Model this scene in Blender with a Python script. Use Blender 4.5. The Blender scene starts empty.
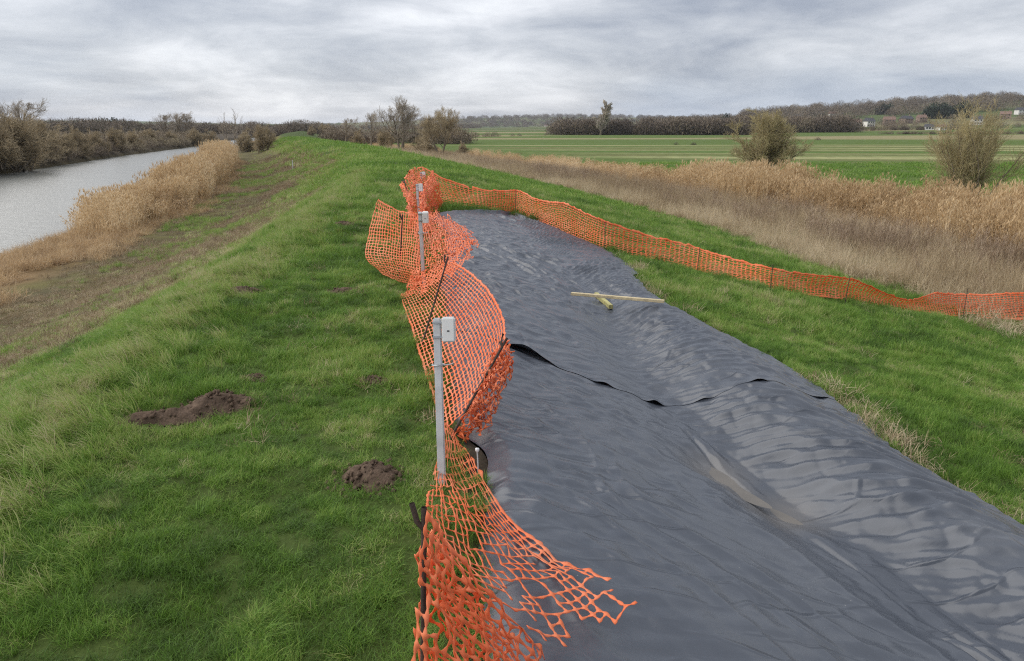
import bpy, math, random
import numpy as np
from mathutils import Vector, Matrix
R = math.radians
SC = bpy.context.scene
COL = SC.collection

# ------------------------------------------------------------------ camera
FPX = 740.0
W, Hh = 1024.0, 661.0
PITCH = R(15.3)
CAMZ = 1.7
cam_d = bpy.data.cameras.new('camera')
cam_d.sensor_width = 36.0
cam_d.lens = FPX / W * 36.0
cam_d.clip_start = 0.05
cam_d.clip_end = 20000
cam = bpy.data.objects.new('camera', cam_d)
COL.objects.link(cam)
cam.location = (0, 0, CAMZ)
cam.rotation_euler = (R(90) - PITCH, 0, 0)
SC.camera = cam

# ------------------------------------------------------------------ sky, sun, exposure
SUN_EL, SUN_AZ = R(42), R(-78)     # azimuth from +Y, negative = left
world = bpy.data.worlds.new('World')
SC.world = world
world.use_nodes = True
wt = world.node_tree
wt.nodes.clear()


def N(tree, t, **kw):
    n = tree.nodes.new(t)
    for k, v in kw.items():
        if k == 'inp':
            for kk, vv in v.items():
                n.inputs[kk].default_value = vv
        else:
            setattr(n, k, v)
    return n


def build_world():
    t = wt
    L = t.links.new
    out = N(t, 'ShaderNodeOutputWorld')
    bg = N(t, 'ShaderNodeBackground', inp={'Strength': 0.074})
    L(bg.outputs[0], out.inputs[0])
    sky = N(t, 'ShaderNodeTexSky', sky_type='NISHITA', sun_disc=False)
    sky.sun_elevation = SUN_EL
    sky.sun_rotation = SUN_AZ
    tc = N(t, 'ShaderNodeTexCoord')
    sep = N(t, 'ShaderNodeSeparateXYZ')
    L(tc.outputs['Generated'], sep.inputs[0])
    # flat cloud deck: direction projected on a plane (softened near the horizon)
    zz = N(t, 'ShaderNodeMath', operation='MAXIMUM', inp={1: 0.0})
    L(sep.outputs[2], zz.inputs[0])
    za = N(t, 'ShaderNodeMath', operation='ADD', inp={1: 0.19})
    L(zz.outputs[0], za.inputs[0])
    dx = N(t, 'ShaderNodeMath', operation='DIVIDE')
    L(sep.outputs[0], dx.inputs[0]); L(za.outputs[0], dx.inputs[1])
    dy = N(t, 'ShaderNodeMath', operation='DIVIDE')
    L(sep.outputs[1], dy.inputs[0]); L(za.outputs[0], dy.inputs[1])
    cv = N(t, 'ShaderNodeCombineXYZ')
    L(dx.outputs[0], cv.inputs[0]); L(dy.outputs[0], cv.inputs[1])

    def noise(scale, det, rough, dist, off):
        mp = N(t, 'ShaderNodeMapping')
        mp.inputs['Location'].default_value = off
        L(cv.outputs[0], mp.inputs[0])
        n = N(t, 'ShaderNodeTexNoise', inp={'Scale': scale, 'Detail': det, 'Roughness': rough, 'Distortion': dist})
        L(mp.outputs[0], n.inputs['Vector'])
        return n
    n1 = noise(0.85, 6, 0.58, 0.35, (5.6, 0.4, 0))
    n2 = noise(1.9, 7, 0.62, 0.5, (8.3, 4.2, 0))
    n3 = noise(0.16, 2, 0.5, 0.0, (1.3, 6.4, 0))
    a1 = N(t, 'ShaderNodeMath', operation='MULTIPLY', inp={1: 0.55})
    L(n1.outputs[0], a1.inputs[0])
    a2 = N(t, 'ShaderNodeMath', operation='MULTIPLY_ADD', inp={1: 0.26})
    L(n2.outputs[0], a2.inputs[0]); L(a1.outputs[0], a2.inputs[2])
    a3 = N(t, 'ShaderNodeMath', operation='MULTIPLY_ADD', inp={1: 0.25})
    L(n3.outputs[0], a3.inputs[0]); L(a2.outputs[0], a3.inputs[2])
    ramp = N(t, 'ShaderNodeValToRGB')
    cr = ramp.color_ramp
    cr.elements[0].position = 0.46; cr.elements[0].color = (2.2, 2.4, 2.9, 1)
    cr.elements[1].position = 0.73; cr.elements[1].color = (6.3, 6.4, 6.6, 1)
    e = cr.elements.new(0.57); e.color = (3.7, 3.85, 4.2, 1)
    e = cr.elements.new(0.645); e.color = (5.0, 5.1, 5.4, 1)
    hb = N(t, 'ShaderNodeMapRange', inp={1: 0.03, 2: 0.30, 3: 0.055, 4: 0.0})
    L(sep.outputs[2], hb.inputs[0])
    a4 = N(t, 'ShaderNodeMath', operation='ADD')
    L(a3.outputs[0], a4.inputs[0]); L(hb.outputs[0], a4.inputs[1])
    L(a4.outputs[0], ramp.inputs[0])
    # thin blue-grey gaps low over the horizon
    band = N(t, 'ShaderNodeMapRange', inp={1: 0.0, 2: 0.09, 3: 1.0, 4: 0.0})
    L(sep.outputs[2], band.inputs[0])
    n4 = noise(0.35, 4, 0.55, 0.4, (0.3, 12.4, 0))
    gap = N(t, 'ShaderNodeMapRange', inp={1: 0.45, 2: 0.6, 3: 0.0, 4: 1.0})
    L(n4.outputs[0], gap.inputs[0])
    gm = N(t, 'ShaderNodeMath', operation='MULTIPLY', use_clamp=True)
    L(band.outputs[0], gm.inputs[0]); L(gap.outputs[0], gm.inputs[1])
    gm2 = N(t, 'ShaderNodeMath', operation='MULTIPLY', inp={1: 0.8})
    L(gm.outputs[0], gm2.inputs[0])
    mix0 = N(t, 'ShaderNodeMixRGB', inp={'Color2': (3.0, 3.6, 4.6, 1)})
    L(gm2.outputs[0], mix0.inputs[0]); L(ramp.outputs[0], mix0.inputs[1])
    # a little of the clear sky behind comes through everywhere
    mix = N(t, 'ShaderNodeMixRGB', inp={0: 0.9})
    L(sky.outputs[0], mix.inputs[1]); L(mix0.outputs[0], mix.inputs[2])
    L(mix.outputs[0], bg.inputs[0])


build_world()
sun_d = bpy.data.lights.new('sun', 'SUN')
sun_d.energy = 1.5
sun_d.angle = R(100)
sun_d.color = (1.0, 0.96, 0.9)
sun = bpy.data.objects.new('sun', sun_d)
COL.objects.link(sun)
sd = Vector((math.sin(SUN_AZ) * math.cos(SUN_EL), math.cos(SUN_AZ) * math.cos(SUN_EL), math.sin(SUN_EL)))
sun.rotation_euler = sd.to_track_quat('Z', 'Y').to_euler()
sun.location = (-20, 0, 30)
vs = SC.view_settings
vs.view_transform = 'Standard'
vs.look = 'None'
vs.exposure = 1.2
SC.cycles.use_denoising = False
SC.cycles.use_adaptive_sampling = True
SC.cycles.adaptive_threshold = 0.008
SC.cycles.adaptive_min_samples = 48
SC.cycles.pixel_filter_type = 'BLACKMAN_HARRIS'
SC.cycles.filter_width = 1.15
SC.cycles.max_bounces = 4
SC.cycles.diffuse_bounces = 2
SC.cycles.glossy_bounces = 2
SC.cycles.transmission_bounces = 3
SC.cycles.volume_bounces = 0
vs.gamma = 1.0
vs.use_curve_mapping = False

# ------------------------------------------------------------------ numeric helpers


def hsh(ix, iy, seed):
    ix = ix.astype(np.int64); iy = iy.astype(np.int64)
    h = (ix * 374761393 + iy * 668265263 + seed * 974634761) & 0xffffffff
    h = ((h ^ (h >> 13)) * 1274126177) & 0xffffffff
    h = h ^ (h >> 16)
    return (h & 0xffffff) / float(0xffffff)


def vnoise(x, y, seed=0):
    x = np.asarray(x, float); y = np.asarray(y, float)
    ix = np.floor(x); iy = np.floor(y)
    fx = x - ix; fy = y - iy
    fx = fx * fx * fx * (fx * (fx * 6 - 15) + 10); fy = fy * fy * fy * (fy * (fy * 6 - 15) + 10)
    a = hsh(ix, iy, seed); b = hsh(ix + 1, iy, seed); c = hsh(ix, iy + 1, seed); d = hsh(ix + 1, iy + 1, seed)
    return (a * (1 - fx) + b * fx) * (1 - fy) + (c * (1 - fx) + d * fx) * fy


def fbm(x, y, seed=0, oct=3, gain=0.5):
    v = 0; a = 1; t = 0
    for o in range(oct):
        v = v + a * vnoise(x * 2 ** o + 17.3 * o, y * 2 ** o - 9.1 * o, seed + o); t += a; a *= gain
    return v / t


def sstep(a, b, x):
    t = np.clip((np.asarray(x, float) - a) / (b - a), 0, 1)
    return t * t * (3 - 2 * t)


def curve(xs, ys, n=4000, sm=0.0):
    """smooth table through control points (PCHIP-like)"""
    xs = np.array(xs, float); ys = np.array(ys, float)
    d = np.diff(ys) / np.diff(xs)
    m = np.zeros_like(xs); m[0] = d[0]; m[-1] = d[-1]
    h = np.diff(xs)
    m[1:-1] = (d[:-1] * h[1:] + d[1:] * h[:-1]) / (h[1:] + h[:-1])

    def f(x):
        x = np.asarray(x, float)
        i = np.clip(np.searchsorted(xs, x) - 1, 0, len(xs) - 2)
        t = (x - xs[i]) / h[i]
        tc_ = np.clip(t, 0, 1)
        t2 = tc_ * tc_; t3 = t2 * tc_
        r = (2 * t3 - 3 * t2 + 1) * ys[i] + (t3 - 2 * t2 + tc_) * h[i] * m[i] + (-2 * t3 + 3 * t2) * ys[i + 1] + (t3 - t2) * h[i] * m[i + 1]
        r = r + np.where(t < 0, (t) * h[i] * m[i], 0) + np.where(t > 1, (t - 1) * h[i] * m[i + 1], 0)
        return r
    return f


# ------------------------------------------------------------------ terrain
# s = distance to the right of the left crest edge, y = forward
xl = curve([-60, 0, 4, 8, 14.3, 25.5, 36, 54, 74, 136, 200, 400, 1000, 5000],
           [3.5, -2.45, -2.85, -3.3, -3.95, -5.3, -7.1, -11.5, -18, -40, -60, -112, -250, -1100])
_ps = np.arange(-60, 60.01, 0.05)
_pc = np.interp(_ps, [-60, -36, -34.5, -33, -15, -14, -12.5, -9, -6.0, -1.0, -0.3, 0.6, 3.0, 3.8, 13.2, 15.5, 20.3, 22, 25, 27.5, 32, 60],
                [-1.9, -2.1, -2.5, -3.8, -3.8, -3.15, -2.75, -2.5, -2.3, -0.40, 0.03, 0.0, 0.0, -0.1, -2.05, -2.25, -2.3, -2.8, -2.85, -2.35, -2.3, -2.3])
_k = np.exp(-0.5 * (np.arange(-24, 25) * 0.05 / 0.38) ** 2); _k /= _k.sum()
_pcs = np.convolve(np.pad(_pc, 24, mode='edge'), _k, mode='valid')
wfar = curve([0, 78, 127, 190, 300, 600, 5000], [-40, -34.5, -30, -24.5, -23, -23, -23])


def Hbase(x, y):
    x = np.asarray(x, float); y = np.asarray(y, float)
    s = x - xl(y)
    wf = wfar(y)
    s2 = np.where(s < -14, -14 + (s + 14) * (20.5 / (-wf - 14)), s)
    h = np.interp(s2, _ps, _pcs)
    # far land
    far = sstep(250, 600, y)
    g = lambda cx, cy, sx, sy, a: a * np.exp(-0.5 * ((x - cx) / sx) ** 2 - 0.5 * ((y - cy) / sy) ** 2)
    hill = g(900, 1450, 430, 420, 44) + g(1500, 1000, 500, 500, 26) + g(250, 3300, 750, 450, 50) + g(-1900, 3300, 500, 400, 34) + g(-500, 4200, 1600, 400, 18)
    return h + hill * sstep(220, 700, np.hypot(x, y))


def micro(x, y):
    d = np.hypot(x, y)
    s = x - xl(y)
    grassy = sstep(-8, -5, s) * (1 - sstep(14, 17, s))
    m = (fbm(x * 2.6, y * 2.6, 11, 2) - 0.5) * 0.09 * grassy * (1 - sstep(20, 45, d))
    m = m + (fbm(x * 0.7, y * 0.7, 15, 2) - 0.5) * 0.10 * (1 - sstep(60, 160, d)) * sstep(-13.5, -12, s)
    return m


# ---- camera rays
CP, SP = math.cos(PITCH), math.sin(PITCH)


def ray(px, py):
    u = (px - W / 2) / FPX; v = (Hh / 2 - py) / FPX
    return np.array([u, CP + v * SP, -SP + v * CP])


def at(px, py, Y):
    d = ray(px, py)
    t = Y / d[1]
    return np.array([0, 0, CAMZ]) + d * t


def hit(px, py, f=None, off=0.0):
    f = f or (lambda x, y: Hbase(x, y) + micro(x, y))
    d = ray(px, py)
    t = np.geomspace(1.2, 6000, 5000)
    p = np.array([0, 0, CAMZ])[None] + d[None] * t[:, None]
    g = p[:, 2] - f(p[:, 0], p[:, 1]) - off
    i = int(np.argmax(g < 0))
    if g[i] >= 0:
        i = len(t) - 1
    t0, t1 = t[max(i - 1, 0)], t[i]
    g0, g1 = g[max(i - 1, 0)], g[i]
    tt = t0 + (t1 - t0) * (g0 / (g0 - g1 + 1e-12)) if i > 0 else t1
    return np.array([0, 0, CAMZ]) + d * tt


def proj(P):
    P = np.asarray(P, float)
    x = P[..., 0]; y = P[..., 1]; z = P[..., 2] - CAMZ
    dep = y * CP - z * SP
    up = y * SP + z * CP
    dep = np.where(dep < 0.05, 0.05, dep)
    return W / 2 + FPX * x / dep, Hh / 2 - FPX * up / dep, dep


def inview(x, y, z, mx=260, my=160):
    px, py, d = proj(np.stack([x, y, z], -1))
    return (px > -mx) & (px < W + mx) & (py < Hh + my) & (d > 0.1)


# ---- the plastic sheeting lies over the slipped slope
_right_px = [(1024, 545), (970, 507), (928, 483), (873, 444), (831, 406), (768, 364), (698, 325), (649, 298), (614, 259)]
_rw = [hit(a, b, Hbase) for a, b in _right_px]
_ry = [-3.0, 1.5, 3.2] + [p[1] for p in _rw]
_rx = [_rw[0][0] + 1.0, _rw[0][0] + 0.55, _rw[0][0] + 0.25] + [p[0] + 0.10 for p in _rw]
_c = hit(445, 212, Hbase)
_tip = hit(515, 214, Hbase)
_m1 = hit(580, 240, Hbase)
for p in (_m1, _tip):
    _ry.append(max(p[1], _ry[-1] + 0.3)); _rx.append(p[0])
YEND = _ry[-1]
x1 = curve(_ry, _rx)
x0 = curve([-3, 1.5, 2.8, 3.3, 3.7, 4.1, 5, 8, 12, _c[1], YEND], [0.25, -0.05, -0.14, -0.16, -0.17, -0.34, -0.48, -0.80, -1.13, _c[0], _tip[0] - 0.12])
_xv = curve([-3, 1.5, 3, 4.6, 5.8, 8.6, 12, 18], [3.2, 2.5, 2.0, 1.42, 1.2, 1.1, 0.55, -0.2])


def slump(x, y):
    a = (x - x0(y)) / np.maximum(x1(y) - x0(y), 0.2)
    edge = sstep(-0.02, 0.2, a) * (1 - sstep(0.8, 1.02, a))
    fade = 1 - 0.75 * sstep(7, 13, y)
    v = x - _xv(y)
    z = -0.20 * np.exp(-(v / 0.40) ** 2) + 0.13 * np.exp(-((v - 0.85) / 0.6) ** 2) - 0.10 * np.exp(-((v + 0.7) / 0.5) ** 2)
    z = z * edge * fade
    z = z - 0.06 * edge
    return z


PUD = [hit(712, 473, lambda x, y: Hbase(x, y) + slump(x, y)), hit(779, 516, lambda x, y: Hbase(x, y) + slump(x, y))]


def folds(x, y):
    a = np.clip((x - x0(y)) / np.maximum(x1(y) - x0(y), 0.2), 0, 1)
    v = x - _xv(y)
    rt = sstep(-0.1, 0.35, v)
    wx = (fbm(x * 0.9, y * 0.9, 31, 2) - 0.5) * 1.1
    wy = (fbm(x * 0.9, y * 0.9, 37, 2) - 0.5) * 1.1

    def layer(dx, dy, fa, fp, seed, sharp):
        al = (x + 0.3 * wx) * dx + (y + 0.3 * wy) * dy
        pe = -(x + 0.35 * wx) * dy + (y + 0.35 * wy) * dx
        n = vnoise(al * fa + wx, pe * fp, seed)
        r = 1 - np.abs(2 * n - 1)
        return r ** sharp
    r1 = layer(0.94, -0.33, 0.45, 2.4, 41, 1.4) * 0.026 + layer(0.97, -0.2, 0.5, 4.6, 42, 2.0) * 0.024 + layer(0.9, -0.44, 0.6, 7.5, 43, 2.0) * 0.012
    l1 = layer(0.5, -0.86, 0.4, 1.9, 51, 2.2) * 0.045 + layer(0.42, -0.9, 0.5, 4.3, 52, 3.0) * 0.022 + layer(0.75, -0.66, 0.6, 6.5, 53, 3.0) * 0.010 + 0
    far = sstep(6, 10, y)

    def train(pe, f, seed, warp, p):
        ph = pe * f + warp * (fbm(x * 1.1, y * 1.1, seed, 3) - 0.5) + 0.35 * (fbm(x * 4, y * 4, seed + 3, 2) - 0.5)
        fr = ph - np.floor(ph)
        tri = 1 - np.abs(2 * fr - 1)
        return (tri * tri * (3 - 2 * tri)) ** p
    amp = lambda sd, sc: sstep(0.28, 0.62, fbm(x * sc, y * sc * 1.6, sd, 2))
    # folds fanning out over the slipped toe
    fan_pe = (y - 5.0) / (1 + 0.24 * np.maximum(v, -0.5)) + 0.10 * v
    fan = train(fan_pe, 6.2, 141, 2.6, 1.5) * 0.030 * amp(151, 0.9) + train(fan_pe * 1.04 + 0.03 * v, 13.5, 145, 3.0, 1.3) * 0.012 * amp(155, 1.4)
    # long pulls running down the far half
    pull_pe = 0.92 * x + 0.38 * y
    pull = train(pull_pe, 3.3, 161, 2.4, 2.2) * 0.032 * amp(165, 0.6) + train(pull_pe, 7.0, 171, 2.6, 2.0) * 0.010 * amp(175, 0.9)
    l1 = l1 * (0.5 + 0.1 * far) + pull * (0.18 + 0.82 * far)
    r1 = r1 * 0.55 + fan
    z = r1 * rt * (0.75 + 0.25 * far) + l1 * (1 - rt)
    # crumple: straight sharp creases crossing one another, and small facets
    for an, f, h, sd in ((20, 3.4, 0.011, 201), (-34, 5.2, 0.008, 207), (68, 4.1, 0.008, 213), (-72, 6.3, 0.006, 219), (5, 8.0, 0.005, 225)):
        pe = -x * math.sin(R(an)) + y * math.cos(R(an))
        ph = pe * f + 1.3 * (fbm(x * 0.8, y * 0.8, sd, 2) - 0.5)
        fr = ph - np.floor(ph)
        z = z + (1 - np.abs(2 * fr - 1)) * h * amp(sd + 3, 1.2)
    z = z + (np.abs(vnoise(x * 9 + 2 * wx, y * 9, 61) - 0.5)) * 0.016 * (0.35 + 0.65 * rt)
    # the gathered run of creases at the near valley
    g = np.exp(-((v + 0.12) / 0.16) ** 2) * (1 - sstep(4.2, 5.2, y))
    z = z + g * (np.abs(vnoise(v * 9 + 1.5 * wx, y * 1.6, 71) - 0.5)) * 0.16
    pk = 0
    for p in PUD:
        pk = pk + np.exp(-(((x - p[0]) / 0.22) ** 2 + ((y - p[1]) / 0.3) ** 2))
    z = z * (1 - 0.7 * np.clip(pk, 0, 1)) - 0.05 * pk
    return z * (0.35 + 0.65 * sstep(0, 0.1, a)) * (0.5 + 0.5 * (1 - sstep(0.93, 1.0, a)))


def tz(x, y):
    return Hbase(x, y) + slump(x, y) + folds(x, y) + 0.02


def in_tarp(x, y, grow=0.0):
    return (y < YEND + grow) & (x > x0(y) - grow) & (x < x1(y) + grow)


def ground(x, y):
    x = np.asarray(x, float); y = np.asarray(y, float)
    h = Hbase(x, y) + micro(x, y)
    d = np.minimum(np.minimum(x - x0(y), x1(y) - x), YEND - y)
    under = sstep(0.0, 0.12, d) * (y < YEND)
    # the ground under the sheet has slipped
    low = Hbase(x, y) + slump(x, y) - 0.13
    return h * (1 - under) + np.minimum(low, h) * under


# ------------------------------------------------------------------ materials


def mat(name):
    m = bpy.data.materials.new(name)
    m.use_nodes = True
    t = m.node_tree
    b = t.nodes['Principled BSDF']
    return m, t, b, t.links.new


def simple(name, col, rough=0.6, var=0.25, scale=8.0, bump=0.0, bscale=60.0, spec=0.4, metal=0.0):
    m, t, b, L = mat(name)
    tc = N(t, 'ShaderNodeTexCoord')
    n = N(t, 'ShaderNodeTexNoise', inp={'Scale': scale, 'Detail': 5, 'Roughness': 0.6})
    L(tc.outputs['Object'], n.inputs['Vector'])
    mr = N(t, 'ShaderNodeMapRange', inp={1: 0.3, 2: 0.7, 3: 1 - var, 4: 1 + var})
    L(n.outputs[0], mr.inputs[0])
    mx = N(t, 'ShaderNodeMixRGB', blend_type='MULTIPLY', inp={0: 1.0, 1: (*col, 1)})
    L(mr.outputs[0], mx.inputs[2])
    L(mx.outputs[0], b.inputs['Base Color'])
    b.inputs['Roughness'].default_value = rough
    b.inputs['Specular IOR Level'].default_value = spec
    b.inputs['Metallic'].default_value = metal
    if bump:
        n2 = N(t, 'ShaderNodeTexNoise', inp={'Scale': bscale, 'Detail': 6})
        L(tc.outputs['Object'], n2.inputs['Vector'])
        bp = N(t, 'ShaderNodeBump', inp={'Strength': 0.6, 'Distance': bump})
        L(n2.outputs[0], bp.inputs['Height'])
        L(bp.outputs[0], b.inputs['Normal'])
    return m


def blade_mat(name, ramp, rough=0.55, trans=0.3, spec=0.25):
    """plant stems and leaves: colour picked along a ramp by the clump's tint and each blade's own value"""
    m, t, b, L = mat(name)
    at1 = N(t, 'ShaderNodeAttribute', attribute_type='INSTANCER', attribute_name='tint')
    at2 = N(t, 'ShaderNodeAttribute', attribute_type='GEOMETRY', attribute_name='bl')
    ad = N(t, 'ShaderNodeMath', operation='MULTIPLY_ADD', inp={1: 0.42, 2: -0.21})
    L(at2.outputs['Fac'], ad.inputs[0])
    s = N(t, 'ShaderNodeMath', operation='ADD', use_clamp=True)
    L(at1.outputs['Fac'], s.inputs[0]); L(ad.outputs[0], s.inputs[1])
    rp = N(t, 'ShaderNodeValToRGB')
    els = rp.color_ramp.elements
    els[0].position = ramp[0][0]; els[0].color = (*ramp[0][1], 1)
    els[1].position = ramp[-1][0]; els[1].color = (*ramp[-1][1], 1)
    for p, c in ramp[1:-1]:
        e = els.new(p); e.color = (*c, 1)
    L(s.outputs[0], rp.inputs[0])
    L(rp.outputs[0], b.inputs['Base Color'])
    b.inputs['Roughness'].default_value = rough
    b.inputs['Specular IOR Level'].default_value = spec
    if trans:
        tr = N(t, 'ShaderNodeBsdfTranslucent')
        L(rp.outputs[0], tr.inputs[0])
        mx = N(t, 'ShaderNodeMixShader', inp={0: trans})
        L(b.outputs[0], mx.inputs[1]); L(tr.outputs[0], mx.inputs[2])
        L(mx.outputs[0], t.nodes['Material Output'].inputs[0])
    return m


M = {}
M['grass'] = blade_mat('grass', [(0.0, (0.065, 0.120, 0.022)), (0.28, (0.122, 0.238, 0.034)), (0.5, (0.200, 0.345, 0.052)), (0.7, (0.36, 0.45, 0.12)), (0.85, (0.48, 0.44, 0.22)), (1.0, (0.58, 0.50, 0.32))])
M['dead_grass'] = blade_mat('dead_grass', [(0.0, (0.16, 0.11, 0.065)), (0.35, (0.30, 0.22, 0.13)), (0.65, (0.48, 0.38, 0.235)), (1.0, (0.60, 0.50, 0.34))], trans=0.2)
M['reed'] = blade_mat('reed', [(0.0, (0.33, 0.225, 0.13)), (0.4, (0.57, 0.41, 0.23)), (0.7, (0.71, 0.54, 0.32)), (1.0, (0.77, 0.64, 0.44))], trans=0.3)
M['weed'] = blade_mat('weed', [(0.0, (0.16, 0.105, 0.07)), (0.5, (0.32, 0.23, 0.155)), (1.0, (0.48, 0.38, 0.27))], trans=0.0)
M['scrub'] = blade_mat('scrub', [(0.0, (0.10, 0.08, 0.065)), (0.4, (0.19, 0.15, 0.11)), (0.75, (0.27, 0.215, 0.15)), (1.0, (0.33, 0.28, 0.18))], trans=0.0, rough=0.8)
M['evergreen'] = blade_mat('evergreen', [(0.0, (0.014, 0.026, 0.012)), (1.0, (0.04, 0.065, 0.028))], trans=0.0, rough=0.8)


def ground_mat():
    m, t, b, L = mat('ground')
    gc = N(t, 'ShaderNodeAttribute', attribute_type='GEOMETRY', attribute_name='gcol')
    fm = N(t, 'ShaderNodeAttribute', attribute_type='GEOMETRY', attribute_name='field')
    geo = N(t, 'ShaderNodeNewGeometry')
    sep = N(t, 'ShaderNodeSeparateXYZ')
    L(geo.outputs['Position'], sep.inputs[0])
    # mown swaths run across the field
    q = N(t, 'ShaderNodeMath', operation='MULTIPLY_ADD', inp={1: 0.10})
    L(sep.outputs[0], q.inputs[0]); L(sep.outputs[1], q.inputs[2])
    cw = N(t, 'ShaderNodeCombineXYZ')
    qs = N(t, 'ShaderNodeMath', operation='MULTIPLY', inp={1: 0.085})
    L(q.outputs[0], qs.inputs[0])
    xs = N(t, 'ShaderNodeMath', operation='MULTIPLY', inp={1: 0.004})
    L(sep.outputs[0], xs.inputs[0])
    L(xs.outputs[0], cw.inputs[0]); L(qs.outputs[0], cw.inputs[1])
    ns = N(t, 'ShaderNodeTexNoise', inp={'Scale': 1.0, 'Detail': 1.0, 'Roughness': 0.5})
    L(cw.outputs[0], ns.inputs['Vector'])
    rp = N(t, 'ShaderNodeValToRGB')
    e = rp.color_ramp.elements
    e[0].position = 0.40; e[0].color = (0.085, 0.15, 0.030, 1)
    e[1].position = 0.62; e[1].color = (0.30, 0.30, 0.14, 1)
    x = e.new(0.45); x.color = (0.12, 0.155, 0.045, 1)
    x = e.new(0.52); x.color = (0.175, 0.16, 0.07, 1)
    x = e.new(0.545); x.color = (0.13, 0.17, 0.05, 1)
    L(ns.outputs[0], rp.inputs[0])
    mx = N(t, 'ShaderNodeMixRGB')
    L(fm.outputs['Fac'], mx.inputs[0]); L(gc.outputs['Color'], mx.inputs[1]); L(rp.outputs[0], mx.inputs[2])
    # fine mottling
    n1 = N(t, 'ShaderNodeTexNoise', inp={'Scale': 0.5, 'Detail': 8, 'Roughness': 0.7})
    L(geo.outputs['Position'], n1.inputs['Vector'])
    mr = N(t, 'ShaderNodeMapRange', inp={1: 0.3, 2: 0.7, 3: 0.68, 4: 1.32})
    L(n1.outputs[0], mr.inputs[0])
    mm = N(t, 'ShaderNodeMixRGB', blend_type='MULTIPLY', inp={0: 1.0})
    L(mx.outputs[0], mm.inputs[1]); L(mr.outputs[0], mm.inputs[2])
    L(mm.outputs[0], b.inputs['Base Color'])
    b.inputs['Roughness'].default_value = 0.9
    b.inputs['Specular IOR Level'].default_value = 0.1
    n2 = N(t, 'ShaderNodeTexNoise', inp={'Scale': 14, 'Detail': 6})
    L(geo.outputs['Position'], n2.inputs['Vector'])
    bp = N(t, 'ShaderNodeBump', inp={'Strength': 0.7, 'Distance': 0.05})
    L(n2.outputs[0], bp.inputs['Height']); L(bp.outputs[0], b.inputs['Normal'])
    return m


def water_mat():
    m, t, b, L = mat('river_water')
    geo = N(t, 'ShaderNodeNewGeometry')
    b.inputs['Base Color'].default_value = (0.16, 0.165, 0.15, 1)
    b.inputs['Roughness'].default_value = 0.3
    b.inputs['IOR'].default_value = 1.33
    n = N(t, 'ShaderNodeTexNoise', inp={'Scale': 2.2, 'Detail': 4, 'Roughness': 0.6})
    mp = N(t, 'ShaderNodeMapping')
    mp.inputs['Scale'].default_value = (0.6, 1.6, 1)
    L(geo.outputs['Position'], mp.inputs[0]); L(mp.outputs[0], n.inputs['Vector'])
    bp = N(t, 'ShaderNodeBump', inp={'Strength': 0.55, 'Distance': 0.1})
    L(n.outputs[0], bp.inputs['Height']); L(bp.outputs[0], b.inputs['Normal'])
    return m


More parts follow.
